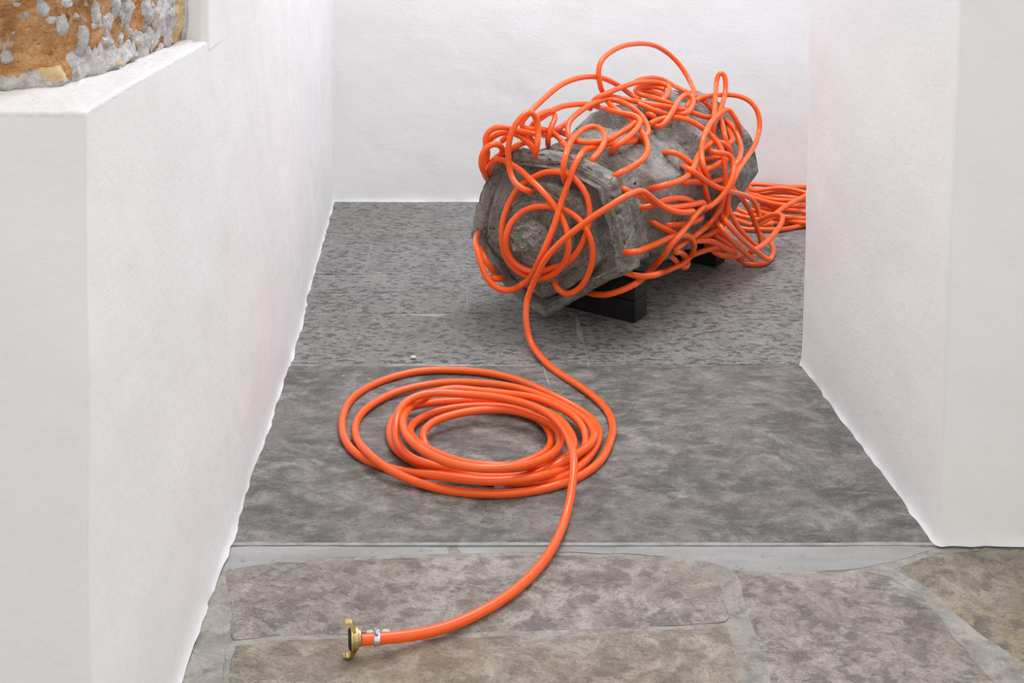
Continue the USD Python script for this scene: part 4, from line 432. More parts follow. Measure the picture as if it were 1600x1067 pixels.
    ('e4', [[6605,35947,4151],[6600,35870,4148],[6591,35748,4149],[6575,35597,4154],[6556,35436,4160],[6536,35277,4165],[6518,35129,4169],[6500,34988,4172],[6481,34849,4176],[6462,34711,4180],[6442,34573,4183],[6422,34435,4186],[6403,34297,4185],[6385,34161,4178],[6369,34027,4162],[6357,33900,4135],[6348,33786,4096],[6346,33695,4045],[6354,33637,3980],[6372,33620,3906],[6399,33641,3834],[6430,33698,3769],[6465,33788,3707],[6505,33905,3645],[6544,34040,3588],[6578,34179,3538],[6604,34306,3498],[6623,34397,3467],[6629,34426,3456]]),
    ('e5', [[6094,33761,3798],[6106,33704,3820],[6132,33622,3849],[6185,33544,3871],[6267,33496,3861],[6357,33487,3805],[6428,33519,3711],[6475,33587,3607],[6508,33687,3517],[6534,33803,3445],[6554,33913,3384],[6569,33996,3338],[6573,34022,3322]]),
    ('e6', [[6735,35929,4074],[6747,35850,4073],[6758,35721,4076],[6768,35571,4081],[6777,35425,4083],[6786,35288,4082],[6798,35154,4073],[6819,35026,4047],[6853,34903,3992],[6890,34784,3918],[6917,34665,3839],[6934,34545,3763],[6942,34422,3691],[6939,34296,3624],[6924,34167,3569],[6898,34035,3526],[6864,33900,3493],[6825,33765,3467],[6785,33629,3448],[6743,33495,3434],[6703,33368,3424],[6661,33253,3408],[6617,33160,3373],[6568,33097,3302],[6519,33073,3199],[6481,33097,3087],[6460,33161,2988],[6448,33232,2912],[6441,33280,2863]]),
    ('e7', [[6785,35836,3853],[6777,35763,3859],[6763,35647,3869],[6745,35505,3884],[6725,35352,3900],[6705,35193,3917],[6687,35033,3931],[6673,34876,3939],[6670,34728,3933],[6679,34592,3905],[6691,34462,3861],[6688,34339,3815],[6666,34227,3777],[6629,34135,3750],[6583,34077,3726],[6535,34068,3696],[6497,34104,3655],[6478,34164,3614],[6471,34221,3583],[6469,34241,3574]]),
    ('e8h2', [[5693,35075,4808],[5719,35130,4815],[5761,35209,4827],[5822,35298,4841],[5912,35386,4858],[6029,35468,4872],[6159,35547,4878],[6285,35628,4877],[6393,35716,4871],[6479,35810,4861],[6552,35910,4849],[6625,36009,4836],[6707,36100,4823],[6804,36174,4813],[6916,36226,4804],[7044,36253,4792],[7181,36256,4774],[7317,36242,4744],[7446,36214,4700],[7565,36180,4636],[7668,36144,4552],[7753,36107,4449],[7817,36070,4333],[7860,36032,4206],[7881,35990,4075],[7881,35941,3943],[7863,35879,3820],[7831,35803,3716],[7793,35710,3641],[7752,35604,3594],[7709,35490,3560],[7662,35373,3525],[7607,35257,3479],[7542,35143,3418],[7470,35030,3353],[7400,34915,3303],[7338,34795,3276],[7284,34671,3265],[7233,34542,3262],[7183,34411,3263],[7133,34278,3265],[7083,34144,3267],[7031,34011,3268],[6980,33877,3269],[6928,33743,3269],[6878,33609,3269],[6827,33475,3268],[6777,33342,3265],[6727,33209,3257],[6674,33078,3243],[6619,32951,3223],[6562,32832,3196],[6505,32720,3157],[6448,32617,3103],[6390,32526,3033],[6333,32453,2943],[6277,32400,2835],[6232,32366,2713],[6202,32349,2583],[6188,32345,2454],[6179,32352,2326],[6167,32367,2197],[6146,32387,2065],[6107,32407,1934],[6046,32423,1811],[5964,32426,1704],[5865,32412,1617],[5763,32377,1554],[5668,32319,1517],[5583,32242,1501],[5502,32154,1498],[5423,32065,1501],[5346,31988,1506],[5266,31937,1504],[5182,31923,1492],[5108,31939,1474],[5060,31956,1461]]),
    ('f2', [[4219,31602,4002],[4230,31536,4020],[4248,31436,4047],[4287,31332,4077],[4359,31253,4100],[4457,31211,4101],[4565,31196,4071],[4676,31202,4011],[4788,31221,3928],[4894,31250,3834],[4992,31283,3741],[5079,31319,3655],[5158,31358,3562],[5228,31398,3455],[5290,31440,3338],[5341,31486,3216],[5382,31541,3091],[5417,31608,2963],[5451,31685,2838],[5486,31771,2725],[5521,31868,2626],[5555,31976,2538],[5587,32094,2459],[5617,32225,2385],[5648,32365,2316],[5677,32509,2250],[5706,32653,2186],[5733,32790,2126],[5757,32912,2071],[5775,33000,2030],[5781,33029,2016]]),
    ('f3', [[3591,30238,3312],[3625,30164,3344],[3667,30052,3390],[3708,29937,3437],[3748,29839,3479],[3795,29762,3515],[3864,29717,3546],[3958,29709,3572],[4062,29741,3588],[4161,29804,3595],[4252,29893,3596],[4337,29996,3593],[4420,30107,3589],[4503,30222,3588],[4586,30339,3590],[4668,30456,3598],[4748,30574,3614],[4823,30692,3641],[4890,30810,3677],[4948,30927,3718],[5000,31047,3757],[5046,31171,3790],[5086,31302,3814],[5123,31438,3829],[5161,31574,3843],[5202,31707,3858],[5248,31834,3875],[5299,31951,3899],[5361,32058,3934],[5440,32158,3984],[5530,32255,4036],[5610,32355,4067],[5672,32461,4074],[5721,32574,4067],[5765,32693,4053],[5809,32814,4039],[5853,32938,4025],[5896,33070,4008],[5939,33217,3989],[5981,33371,3968],[6022,33526,3946],[6066,33678,3921],[6110,33819,3888],[6149,33939,3853],[6178,34025,3829],[6187,34053,3822]]),
    ('f4', [[4742,31653,3643],[4742,31577,3654],[4741,31455,3674],[4739,31306,3699],[4739,31151,3724],[4744,31007,3746],[4753,30877,3764],[4774,30768,3774],[4813,30692,3767],[4876,30656,3738],[4949,30665,3691],[5023,30714,3632],[5096,30791,3566],[5170,30884,3498],[5243,30987,3431],[5314,31095,3366],[5381,31207,3305],[5443,31320,3248],[5501,31432,3195],[5560,31540,3144],[5628,31641,3091],[5716,31733,3031],[5826,31819,2966],[5944,31902,2905],[6052,31986,2854],[6146,32077,2811],[6230,32176,2770],[6308,32285,2729],[6379,32404,2688],[6443,32527,2647],[6502,32652,2605],[6558,32779,2563],[6612,32908,2521],[6665,33037,2478],[6717,33166,2436],[6769,33296,2393],[6819,33425,2349],[6868,33556,2306],[6915,33687,2264],[6960,33817,2221],[7004,33948,2179],[7048,34079,2137],[7092,34209,2094],[7137,34338,2051],[7182,34467,2007],[7230,34593,1962],[7280,34716,1916],[7331,34833,1868],[7382,34940,1821],[7434,35030,1771],[7492,35097,1709],[7556,35136,1620],[7617,35148,1504],[7662,35142,1377],[7687,35129,1265],[7693,35123,1224]]),
    ('f5', [[5669,33014,3833],[5683,32930,3835],[5694,32801,3845],[5700,32662,3858],[5701,32527,3873],[5697,32396,3890],[5693,32270,3908],[5694,32160,3922],[5709,32076,3928],[5752,32027,3924],[5825,32021,3911],[5910,32054,3895],[5991,32115,3874],[6066,32190,3848],[6140,32260,3813],[6214,32309,3764],[6279,32325,3695],[6320,32304,3609],[6332,32250,3520],[6319,32173,3435],[6291,32085,3349],[6251,31998,3255],[6199,31920,3153],[6136,31855,3047],[6061,31803,2942],[5975,31763,2838],[5879,31726,2742],[5776,31681,2661],[5679,31623,2603],[5601,31550,2574],[5541,31471,2565],[5490,31401,2561],[5438,31357,2550],[5384,31350,2526],[5339,31385,2495],[5308,31457,2459],[5281,31553,2420],[5248,31662,2377],[5209,31767,2337],[5174,31837,2310]]),
    ('f7', [[5540,32940,3490],[5559,32885,3509],[5596,32803,3538],[5666,32729,3570],[5764,32705,3595],[5863,32749,3602],[5941,32847,3591],[6003,32974,3569],[6059,33113,3543],[6111,33251,3516],[6155,33366,3495],[6185,33438,3481]]),
    ('f8', [[5175,32057,3457],[5198,32008,3463],[5240,31940,3473],[5307,31883,3481],[5395,31870,3485],[5488,31904,3485],[5578,31972,3484],[5664,32062,3484],[5749,32165,3488],[5837,32275,3496],[5924,32389,3506],[6004,32507,3513],[6074,32632,3510],[6133,32769,3496],[6188,32918,3474],[6238,33071,3449],[6287,33225,3422],[6334,33377,3395],[6379,33521,3369],[6419,33648,3347],[6450,33741,3331],[6460,33770,3326]]),
    ('f11', [[4668,31178,3207],[4705,31148,3233],[4768,31111,3272],[4849,31104,3303],[4934,31147,3313],[5019,31226,3300],[5103,31326,3269],[5186,31437,3228],[5269,31554,3185],[5352,31667,3146],[5430,31776,3113],[5504,31885,3084],[5574,31995,3060],[5647,32108,3039],[5725,32224,3023],[5810,32342,3012],[5901,32461,3004],[5990,32586,2999],[6076,32719,2994],[6152,32839,2993],[6204,32913,2996]]),
    ('f12', [[5905,32893,3264],[5929,32863,3249],[5973,32832,3219],[6032,32820,3174],[6089,32835,3127],[6132,32868,3087],[6158,32899,3060]]),
    ('alpha', [[2745,28715,3797],[2761,28672,3799],[2794,28618,3794],[2855,28580,3772],[2939,28580,3730],[3021,28623,3681],[3088,28695,3635],[3144,28788,3593],[3198,28891,3550],[3256,28999,3504],[3320,29104,3456],[3389,29204,3407],[3466,29293,3355],[3554,29371,3298],[3660,29438,3233],[3778,29498,3164],[3898,29558,3099],[4012,29624,3047],[4117,29700,3008],[4213,29786,2981],[4301,29881,2959],[4383,29983,2939],[4463,30089,2919],[4540,30198,2898],[4616,30307,2876],[4693,30416,2855],[4775,30524,2834],[4860,30633,2817],[4947,30742,2802],[5033,30852,2790],[5113,30958,2780],[5188,31052,2767],[5252,31123,2745],[5294,31162,2710],[5302,31160,2668],[5276,31118,2634],[5228,31043,2615],[5167,30945,2600],[5097,30835,2579],[5021,30720,2552],[4946,30603,2520],[4873,30485,2488],[4802,30367,2456],[4731,30249,2423],[4660,30131,2388],[4587,30014,2351],[4514,29900,2312],[4441,29793,2273],[4367,29700,2231],[4291,29629,2179],[4210,29585,2107],[4133,29572,2014],[4070,29591,1912],[4017,29637,1811],[3966,29704,1709],[3914,29785,1608],[3864,29874,1511],[3822,29964,1423],[3785,30047,1344],[3745,30111,1271],[3692,30146,1198],[3625,30142,1129],[3554,30099,1078],[3493,30022,1053],[3444,29920,1053],[3407,29802,1072],[3375,29676,1101],[3346,29546,1134],[3317,29415,1168],[3289,29284,1203],[3260,29155,1237],[3231,29031,1268],[3197,28916,1294],[3151,28817,1306],[3076,28741,1296],[2970,28694,1262],[2849,28678,1214],[2730,28695,1161],[2624,28739,1109],[2527,28806,1058],[2435,28889,1010],[2345,28983,968],[2257,29085,932],[2171,29193,901],[2089,29304,876],[2011,29419,858],[1938,29534,849],[1869,29647,846],[1801,29752,850],[1738,29840,859],[1692,29898,867]]),
    ('gamma', [[3282,29689,2996],[3315,29656,3010],[3374,29615,3028],[3462,29589,3044],[3566,29595,3058],[3679,29628,3078],[3801,29677,3109],[3928,29735,3142],[4052,29803,3164],[4166,29881,3171],[4267,29969,3165],[4357,30065,3149],[4440,30169,3127],[4519,30276,3097],[4599,30386,3061],[4675,30497,3020],[4746,30609,2974],[4807,30723,2926],[4862,30836,2877],[4912,30947,2828],[4959,31058,2779],[5005,31170,2731],[5050,31289,2682],[5096,31424,2630],[5142,31571,2576],[5188,31718,2522],[5231,31854,2471],[5267,31965,2428],[5291,32034,2400]]),
    ('g2', [[3644,30209,2517],[3666,30156,2520],[3710,30082,2516],[3787,30015,2494],[3894,29983,2447],[4015,29987,2384],[4134,30021,2315],[4242,30080,2247],[4335,30155,2183],[4412,30237,2124],[4473,30311,2074],[4514,30362,2039]]),
    ('g3', [[2775,28304,2261],[2793,28226,2290],[2818,28111,2331],[2846,27994,2371],[2879,27900,2401],[2920,27834,2423],[2975,27806,2434],[3034,27821,2435],[3086,27879,2425],[3131,27970,2404],[3174,28083,2377],[3217,28208,2347],[3263,28338,2317],[3310,28471,2287],[3360,28603,2259],[3409,28735,2231],[3458,28866,2205],[3509,28995,2180],[3563,29120,2158],[3625,29241,2141],[3696,29352,2131],[3779,29453,2130],[3877,29542,2141],[3992,29622,2164],[4113,29698,2189],[4224,29776,2203],[4318,29859,2201],[4399,29948,2188],[4474,30044,2168],[4545,30144,2142],[4612,30248,2110],[4676,30354,2073],[4737,30460,2030],[4795,30565,1981],[4851,30668,1924],[4903,30769,1859],[4950,30869,1785],[4987,30970,1700],[5013,31071,1606],[5026,31173,1506],[5029,31274,1408],[5029,31374,1323],[5028,31467,1252],[5020,31544,1187],[4994,31594,1118],[4937,31609,1042],[4856,31588,977],[4772,31534,938],[4694,31455,924],[4617,31363,923],[4534,31264,926],[4445,31162,928],[4359,31057,933],[4283,30948,943],[4222,30835,962],[4175,30718,989],[4137,30598,1021],[4102,30476,1056],[4070,30352,1091],[4038,30227,1128],[4008,30101,1165],[3977,29975,1202],[3947,29848,1240],[3916,29721,1277],[3886,29593,1315],[3854,29467,1353],[3823,29342,1389],[3789,29221,1423],[3749,29109,1453],[3692,29012,1473],[3607,28936,1481],[3494,28885,1483],[3364,28860,1485],[3230,28855,1495],[3102,28862,1513],[2985,28872,1540],[2891,28878,1569],[2859,28880,1581]]),
    ('g5', [[3973,30339,2333],[4003,30292,2349],[4058,30225,2372],[4146,30168,2394],[4256,30154,2402],[4367,30191,2396],[4461,30266,2379],[4541,30365,2357],[4614,30478,2330],[4687,30599,2303],[4761,30724,2277],[4835,30850,2252],[4909,30976,2230],[4982,31101,2210],[5055,31222,2196],[5129,31336,2188],[5200,31436,2188],[5260,31511,2193],[5281,31536,2196]]),
    ('i7', [[5085,31443,1581],[5133,31497,1567],[5202,31578,1547],[5283,31674,1523],[5371,31776,1495],[5464,31880,1463],[5560,31983,1426],[5657,32082,1381],[5755,32177,1326],[5857,32268,1260],[5961,32358,1185],[6059,32451,1109],[6144,32548,1039],[6218,32651,976],[6286,32760,916],[6352,32873,859],[6415,32985,803],[6475,33093,752],[6529,33189,706],[6571,33262,671],[6586,33286,658]]),
    ('i8', [[4835,32154,883],[4933,32174,902],[5063,32209,928],[5196,32261,951],[5317,32330,967],[5425,32414,974],[5526,32509,974],[5622,32611,968],[5717,32715,958],[5812,32817,943],[5909,32913,923],[6004,32997,900],[6084,33061,879],[6114,33082,871]]),
    ('j1', [[6746,34200,310],[6808,34170,250],[6893,34125,183],[6991,34074,131],[7101,34029,102],[7225,34002,91],[7356,34003,91],[7481,34036,96],[7591,34099,103],[7685,34185,108],[7766,34290,112],[7838,34406,114],[7903,34530,116],[7964,34659,119],[8020,34791,123],[8072,34925,129],[8116,35061,141],[8150,35197,161],[8164,35334,190],[8153,35471,225],[8122,35607,257],[8083,35741,280],[8045,35870,295],[8007,35989,313],[7968,36087,338],[7936,36152,363]]),
    ('j2', [[5755,32996,923],[5818,33006,858],[5907,33028,782],[6005,33066,715],[6107,33121,658],[6213,33189,610],[6320,33268,568],[6428,33355,532],[6533,33448,501],[6631,33548,474],[6720,33653,449],[6800,33761,426],[6878,33871,406],[6957,33978,391],[7038,34075,386],[7117,34156,390],[7177,34208,399]]),
    ('j3', [[5844,33098,1837],[5872,33022,1808],[5895,32904,1786],[5906,32774,1779],[5905,32643,1787],[5896,32510,1806],[5884,32375,1829],[5871,32240,1853],[5857,32104,1878],[5843,31969,1904],[5829,31837,1929],[5817,31710,1952],[5808,31595,1968],[5811,31502,1970],[5834,31440,1943],[5883,31417,1882],[5945,31436,1805],[6002,31491,1732],[6051,31575,1669],[6095,31678,1610],[6139,31791,1551],[6184,31909,1492],[6229,32029,1431],[6276,32149,1370],[6326,32268,1306],[6378,32386,1241],[6430,32502,1177],[6483,32617,1112],[6538,32730,1048],[6594,32839,982],[6654,32943,914],[6721,33041,841],[6797,33133,761],[6880,33218,675],[6966,33298,589],[7044,33371,509],[7108,33433,444],[7150,33474,401]]),
    ('j4', [[6000,33048,2138],[6025,32977,2087],[6046,32867,2036],[6055,32744,2004],[6050,32622,1996],[6037,32495,2004],[6023,32361,2021],[6010,32227,2039],[5998,32095,2058],[5987,31970,2074],[5980,31859,2084],[5984,31772,2079],[6006,31719,2048],[6049,31706,1991],[6105,31732,1921],[6165,31790,1848],[6227,31871,1774],[6288,31966,1700],[6348,32067,1627],[6408,32173,1554],[6469,32279,1482],[6530,32386,1411],[6592,32492,1339],[6655,32597,1267],[6720,32702,1195],[6787,32804,1121],[6856,32905,1047],[6927,33005,973],[7000,33103,899],[7074,33198,826],[7149,33289,756],[7223,33374,688],[7302,33452,615],[7392,33522,531],[7495,33591,440],[7596,33663,368],[7676,33743,330],[7732,33830,318],[7774,33917,314],[7805,33987,313],[7816,34011,313]]),
    ('j6', [[6157,32934,2507],[6171,32867,2452],[6185,32771,2388],[6198,32673,2330],[6211,32589,2276],[6232,32525,2210],[6266,32487,2118],[6312,32479,2008],[6365,32505,1899],[6416,32561,1807],[6462,32642,1732],[6507,32740,1664],[6551,32848,1599],[6597,32960,1534],[6645,33075,1466],[6695,33189,1398],[6747,33304,1328],[6799,33417,1258],[6851,33529,1189],[6904,33639,1120],[6960,33746,1050],[7018,33848,977],[7081,33942,901],[7148,34023,824],[7219,34087,746],[7299,34130,665],[7383,34153,585],[7449,34161,526]]),
    ('j7', [[7732,36176,653],[7767,36133,698],[7823,36074,764],[7899,36010,838],[7993,35952,913],[8103,35902,986],[8221,35856,1049],[8341,35806,1094],[8442,35743,1108],[8501,35664,1093],[8513,35569,1059],[8487,35464,1009],[8432,35355,949],[8360,35246,888],[8279,35137,832],[8194,35029,783],[8109,34920,740],[8024,34808,705],[7941,34695,677],[7861,34578,658],[7784,34459,648],[7711,34339,645],[7638,34218,645],[7564,34098,647],[7485,33981,649],[7404,33868,649],[7320,33763,646],[7231,33670,635],[7143,33596,616],[7074,33549,594]]),
    ('j8', [[6416,33304,2646],[6476,33326,2585],[6546,33353,2513],[6608,33395,2448],[6656,33464,2395],[6695,33561,2349],[6733,33681,2303],[6770,33812,2256],[6807,33948,2210],[6845,34085,2163],[6882,34222,2116],[6918,34359,2070],[6955,34496,2023],[6992,34630,1976],[7028,34761,1930],[7064,34882,1884],[7100,34989,1839],[7141,35074,1785],[7197,35136,1709],[7267,35179,1606],[7340,35209,1491],[7407,35238,1378],[7467,35270,1265],[7525,35307,1146],[7580,35347,1020],[7632,35387,893],[7679,35421,772],[7723,35447,651],[7765,35458,528],[7800,35455,404],[7815,35442,288],[7793,35427,191],[7734,35417,131],[7670,35413,113]]),
    ('j9', [[5816,33227,1221],[5854,33281,1182],[5907,33362,1125],[5968,33460,1061],[6033,33567,993],[6100,33678,923],[6170,33790,853],[6242,33900,784],[6317,34009,716],[6395,34111,652],[6476,34205,592],[6552,34281,542],[6609,34332,506]]),
    ('j10', [[5840,32707,1407],[5879,32759,1367],[5933,32837,1310],[5995,32930,1244],[6061,33031,1176],[6129,33135,1106],[6199,33240,1037],[6269,33343,968],[6342,33442,899],[6419,33534,829],[6502,33614,759],[6583,33678,696],[6647,33719,649]]),
    ('j11', [[5687,33185,958],[5763,33217,909],[5861,33269,847],[5963,33338,788],[6060,33420,735],[6151,33512,689],[6240,33612,649],[6329,33717,613],[6419,33826,581],[6507,33937,555],[6594,34051,533],[6678,34166,518],[6758,34282,509],[6833,34399,506],[6901,34512,508],[6962,34613,516],[7010,34689,527],[7027,34715,532]]),
    ('j12', [[5552,32596,1795],[5631,32611,1734],[5738,32638,1655],[5851,32681,1573],[5948,32744,1497],[6022,32827,1430],[6078,32926,1371],[6127,33036,1313],[6174,33153,1254],[6220,33272,1193],[6269,33390,1131],[6321,33505,1067],[6378,33618,999],[6439,33725,930],[6502,33824,859],[6566,33913,789],[6626,33984,725],[6672,34029,678]]),
    ('p0', [[7523,37678,137],[7597,37645,117],[7699,37602,99],[7816,37564,90],[7941,37538,91],[8069,37524,97],[8202,37518,102],[8341,37516,101],[8485,37517,94],[8630,37522,89],[8775,37538,86],[8914,37566,86],[9047,37608,86],[9174,37663,86],[9297,37728,86],[9419,37799,86],[9540,37875,86],[9662,37951,86],[9785,38027,86],[9908,38100,86],[10032,38173,86],[10156,38244,86],[10280,38315,86],[10405,38385,86],[10529,38454,87],[10652,38518,89],[10768,38575,92],[10865,38618,97],[10899,38632,99]]),
    ('p1s', [[8308,40490,743],[8396,40481,782],[8518,40463,823],[8654,40436,847],[8793,40403,856],[8933,40368,856],[9072,40335,853],[9213,40307,846],[9354,40288,836],[9495,40276,824],[9637,40269,813],[9780,40264,804],[9924,40259,799],[10069,40253,796],[10214,40247,795],[10360,40243,795],[10505,40244,793],[10650,40250,789],[10793,40263,783],[10935,40282,774],[11075,40307,763],[11214,40337,751],[11350,40368,738],[11481,40397,726],[11589,40421,716],[11628,40429,713]]),
    ('p2s', [[8654,40695,758],[8614,40634,752],[8566,40538,747],[8527,40418,748],[8503,40289,755],[8497,40162,761],[8512,40048,762],[8556,39955,760],[8637,39887,767],[8748,39845,788],[8876,39826,816],[9011,39826,839],[9144,39836,854],[9273,39846,864],[9402,39847,870],[9533,39831,873],[9663,39794,872],[9786,39737,868],[9899,39664,860],[10005,39585,850],[10109,39509,834],[10221,39445,812],[10343,39399,783],[10472,39373,748],[10604,39366,709],[10737,39373,667],[10867,39391,624],[10989,39413,583],[11090,39432,549],[11125,39439,537]]),
    ('p3s', [[8726,40033,607],[8822,40027,621],[8951,40018,640],[9092,40004,660],[9234,39986,678],[9376,39965,691],[9518,39941,699],[9659,39914,701],[9800,39884,697],[9940,39853,687],[10081,39824,674],[10222,39801,657],[10364,39786,639],[10506,39784,620],[10647,39793,600],[10786,39814,580],[10922,39842,559],[11054,39874,539],[11173,39904,521],[11258,39925,508]]),
    ('p4s', [[8316,40998,610],[8340,40933,602],[8368,40834,595],[8394,40714,593],[8416,40583,596],[8436,40447,601],[8456,40309,607],[8476,40169,614],[8498,40028,622],[8521,39887,635],[8546,39749,650],[8576,39616,664],[8618,39488,674],[8677,39369,679],[8756,39260,681],[8853,39163,682],[8965,39083,681],[9089,39022,679],[9221,38985,676],[9355,38970,672],[9486,38978,666],[9615,39005,658],[9743,39045,649],[9871,39093,640],[10000,39147,629],[10128,39205,618],[10254,39266,607],[10379,39328,595],[10502,39392,583],[10625,39457,572],[10747,39522,560],[10867,39585,549],[10985,39646,539],[11096,39700,530],[11188,39740,524],[11221,39753,522]]),
    ('p5s', [[7877,39939,736],[7940,39885,730],[8024,39805,721],[8114,39708,708],[8203,39605,694],[8296,39499,678],[8394,39394,662],[8497,39290,648],[8601,39186,635],[8702,39083,627],[8795,38979,621],[8885,38876,618],[8979,38779,617],[9084,38690,617],[9200,38614,618],[9327,38556,619],[9462,38517,618],[9602,38493,615],[9744,38482,612],[9888,38482,610],[10033,38492,608],[10179,38511,605],[10321,38540,601],[10457,38580,594],[10589,38630,585],[10717,38688,574],[10842,38750,561],[10963,38812,549],[11077,38869,538],[11172,38913,530],[11205,38928,527]]),
    ('p6s', [[8328,39924,510],[8392,39869,504],[8474,39786,499],[8556,39683,496],[8632,39568,496],[8702,39447,496],[8770,39324,497],[8840,39200,497],[8912,39078,497],[8989,38960,495],[9072,38849,490],[9163,38744,484],[9264,38646,479],[9373,38553,477],[9488,38465,478],[9605,38384,480],[9724,38313,481],[9847,38254,479],[9978,38211,475],[10115,38185,469],[10254,38176,462],[10395,38181,453],[10535,38197,442],[10674,38221,431],[10808,38249,420],[10927,38275,409],[11014,38294,402]]),
    ('p7s', [[8435,39494,317],[8493,39439,320],[8572,39357,326],[8658,39261,335],[8747,39166,345],[8842,39081,353],[8950,39015,354],[9072,38973,349],[9200,38953,338],[9330,38950,322],[9465,38956,307],[9607,38965,295],[9753,38972,288],[9899,38976,287],[10046,38978,288],[10193,38980,291],[10339,38983,294],[10485,38987,297],[10631,38994,298],[10776,39003,299],[10920,39013,299],[11059,39023,299],[11176,39031,299],[11218,39034,299]]),
    ('p8s', [[8285,39020,323],[8365,38971,322],[8460,38894,323],[8542,38796,327],[8602,38683,336],[8652,38565,344],[8712,38451,349],[8794,38350,352],[8901,38266,351],[9027,38202,349],[9162,38155,345],[9302,38123,340],[9446,38101,332],[9591,38086,321],[9737,38073,312],[9884,38062,306],[10030,38058,304],[10175,38060,304],[10320,38069,304],[10464,38084,304],[10607,38103,305],[10747,38124,306],[10875,38143,307],[10968,38156,308]]),
    ('p9s', [[8646,38860,145],[8726,38814,144],[8830,38744,147],[8933,38654,155],[9025,38553,168],[9108,38445,184],[9190,38335,198],[9278,38226,207],[9377,38126,208],[9488,38040,209],[9613,37973,211],[9747,37927,214],[9886,37900,218],[10027,37890,222],[10168,37892,227],[10308,37904,230],[10447,37922,232],[10585,37946,234],[10720,37970,235],[10842,37992,236],[10931,38007,238]]),
    ('p10s', [[10577,39246,918],[10519,39194,912],[10437,39117,906],[10347,39023,903],[10254,38920,901],[10161,38812,901],[10068,38701,901],[9977,38589,901],[9886,38476,900],[9796,38363,900],[9707,38248,900],[9618,38134,901],[9530,38019,901],[9443,37904,902],[9356,37789,903],[9268,37674,902],[9179,37560,899],[9090,37448,894],[9000,37339,885],[8910,37235,870],[8815,37139,844],[8714,37054,805],[8608,36983,752],[8495,36930,690],[8376,36897,623],[8254,36885,557],[8138,36889,497],[8046,36901,452],[8014,36907,436]]),
    ('p11s', [[7638,39558,509],[7652,39490,488],[7672,39389,462],[7693,39271,440],[7718,39147,419],[7759,39029,394],[7827,38922,358],[7924,38828,320],[8032,38750,290],[8145,38691,270],[8265,38655,253],[8388,38643,236],[8501,38653,219],[8588,38672,204],[8618,38681,199]]),
    ('p12s', [[7481,38848,306],[7547,38812,279],[7649,38761,248],[7771,38704,224],[7900,38644,207],[8027,38585,192],[8153,38528,179],[8285,38473,167],[8420,38423,156],[8557,38376,144],[8694,38332,129],[8832,38294,113],[8972,38264,99],[9115,38246,91],[9259,38242,87],[9402,38252,86],[9543,38274,86],[9680,38307,87],[9813,38345,88],[9937,38385,92],[10040,38417,96],[10076,38428,98]]),
    ('p13s', [[7531,38614,142],[7594,38558,135],[7674,38473,129],[7756,38371,124],[7834,38263,119],[7914,38159,113],[8003,38068,106],[8112,37998,99],[8240,37957,98],[8375,37945,105],[8505,37959,118],[8625,37992,132],[8728,38030,144],[8800,38060,153]]),
    ('p14s', [[8807,41740,214],[8884,41694,207],[8984,41623,203],[9085,41534,204],[9178,41433,211],[9260,41325,224],[9336,41215,240],[9411,41107,257],[9496,41006,273],[9597,40917,284],[9714,40842,292],[9842,40783,295],[9976,40740,296],[10114,40711,294],[10254,40694,293],[10395,40688,292],[10538,40691,292],[10682,40704,292],[10823,40729,292],[10958,40766,291],[11086,40815,287],[11210,40874,280],[11329,40942,271],[11446,41015,260],[11561,41090,249],[11673,41163,239],[11778,41229,230],[11864,41278,224],[11895,41295,222]]),
    ('p15s', [[8876,40299,211],[8966,40267,207],[9087,40218,203],[9215,40158,203],[9341,40090,206],[9465,40021,212],[9588,39957,219],[9715,39905,225],[9850,39871,228],[9987,39858,229],[10123,39867,226],[10255,39894,222],[10385,39933,216],[10517,39977,209],[10652,40023,204],[10791,40067,201],[10931,40108,198],[11072,40146,197],[11213,40181,198],[11352,40211,200],[11479,40235,202],[11573,40251,205]]),
    ('p16s', [[8566,41695,319],[8659,41678,338],[8784,41651,364],[8918,41616,393],[9052,41575,422],[9185,41531,449],[9318,41484,472],[9452,41438,489],[9588,41393,501],[9724,41351,507],[9863,41316,506],[10003,41291,501],[10145,41275,492],[10286,41271,480],[10426,41276,466],[10566,41288,451],[10705,41305,435],[10845,41325,419],[10986,41344,403],[11128,41363,387],[11270,41382,372],[11412,41399,357],[11554,41415,343],[11694,41429,329],[11822,41441,316],[11917,41449,308]]),
]
# ---------------------------------------------------------------- the hose: one thing, each run seen between two holes a part
HR = 0.0079
def tube_mesh(p, r=HR, sides=14, step=0.0065):
    p = np.asarray(p, float)
    s = np.r_[0, np.cumsum(np.linalg.norm(np.diff(p, axis=0), axis=1))]
    from scipy.interpolate import CubicSpline
    cs = CubicSpline(s, p); u = np.linspace(0, s[-1], max(4, int(s[-1] / step))); q = cs(u); t = cs(u, 1); t /= np.linalg.norm(t, axis=1)[:, None]
    a = np.cross(t[0], [0.13, 0.21, 0.97]); a /= np.linalg.norm(a); A_ = [a]
    for k in range(1, len(q)):
        a = a - t[k] * (a @ t[k]); a /= np.linalg.norm(a); A_.append(a)
    A_ = np.array(A_); B_ = np.cross(t, A_)
    th = np.arange(sides) * 2 * np.pi / sides
    v = q[:, None] + r * (np.cos(th)[None, :, None] * A_[:, None] + np.sin(th)[None, :, None] * B_[:, None])
    n = len(q); idx = np.arange(n * sides).reshape(n, sides); nx = np.roll(idx, -1, 1)
    f = np.vstack([np.c_[idx[:-1].ravel(), nx[:-1].ravel(), nx[1:].ravel()], np.c_[idx[:-1].ravel(), nx[1:].ravel(), idx[1:].ravel()]])
    c = np.vstack([q[0], q[-1]]); k = n * sides
    f = np.vstack([f, np.c_[np.full(sides, k), nx[0], idx[0]], np.c_[np.full(sides, k + 1), idx[-1], nx[-1]]])
    return trimesh.Trimesh(np.vstack([v.reshape(-1, 3), c]), f, process=False)
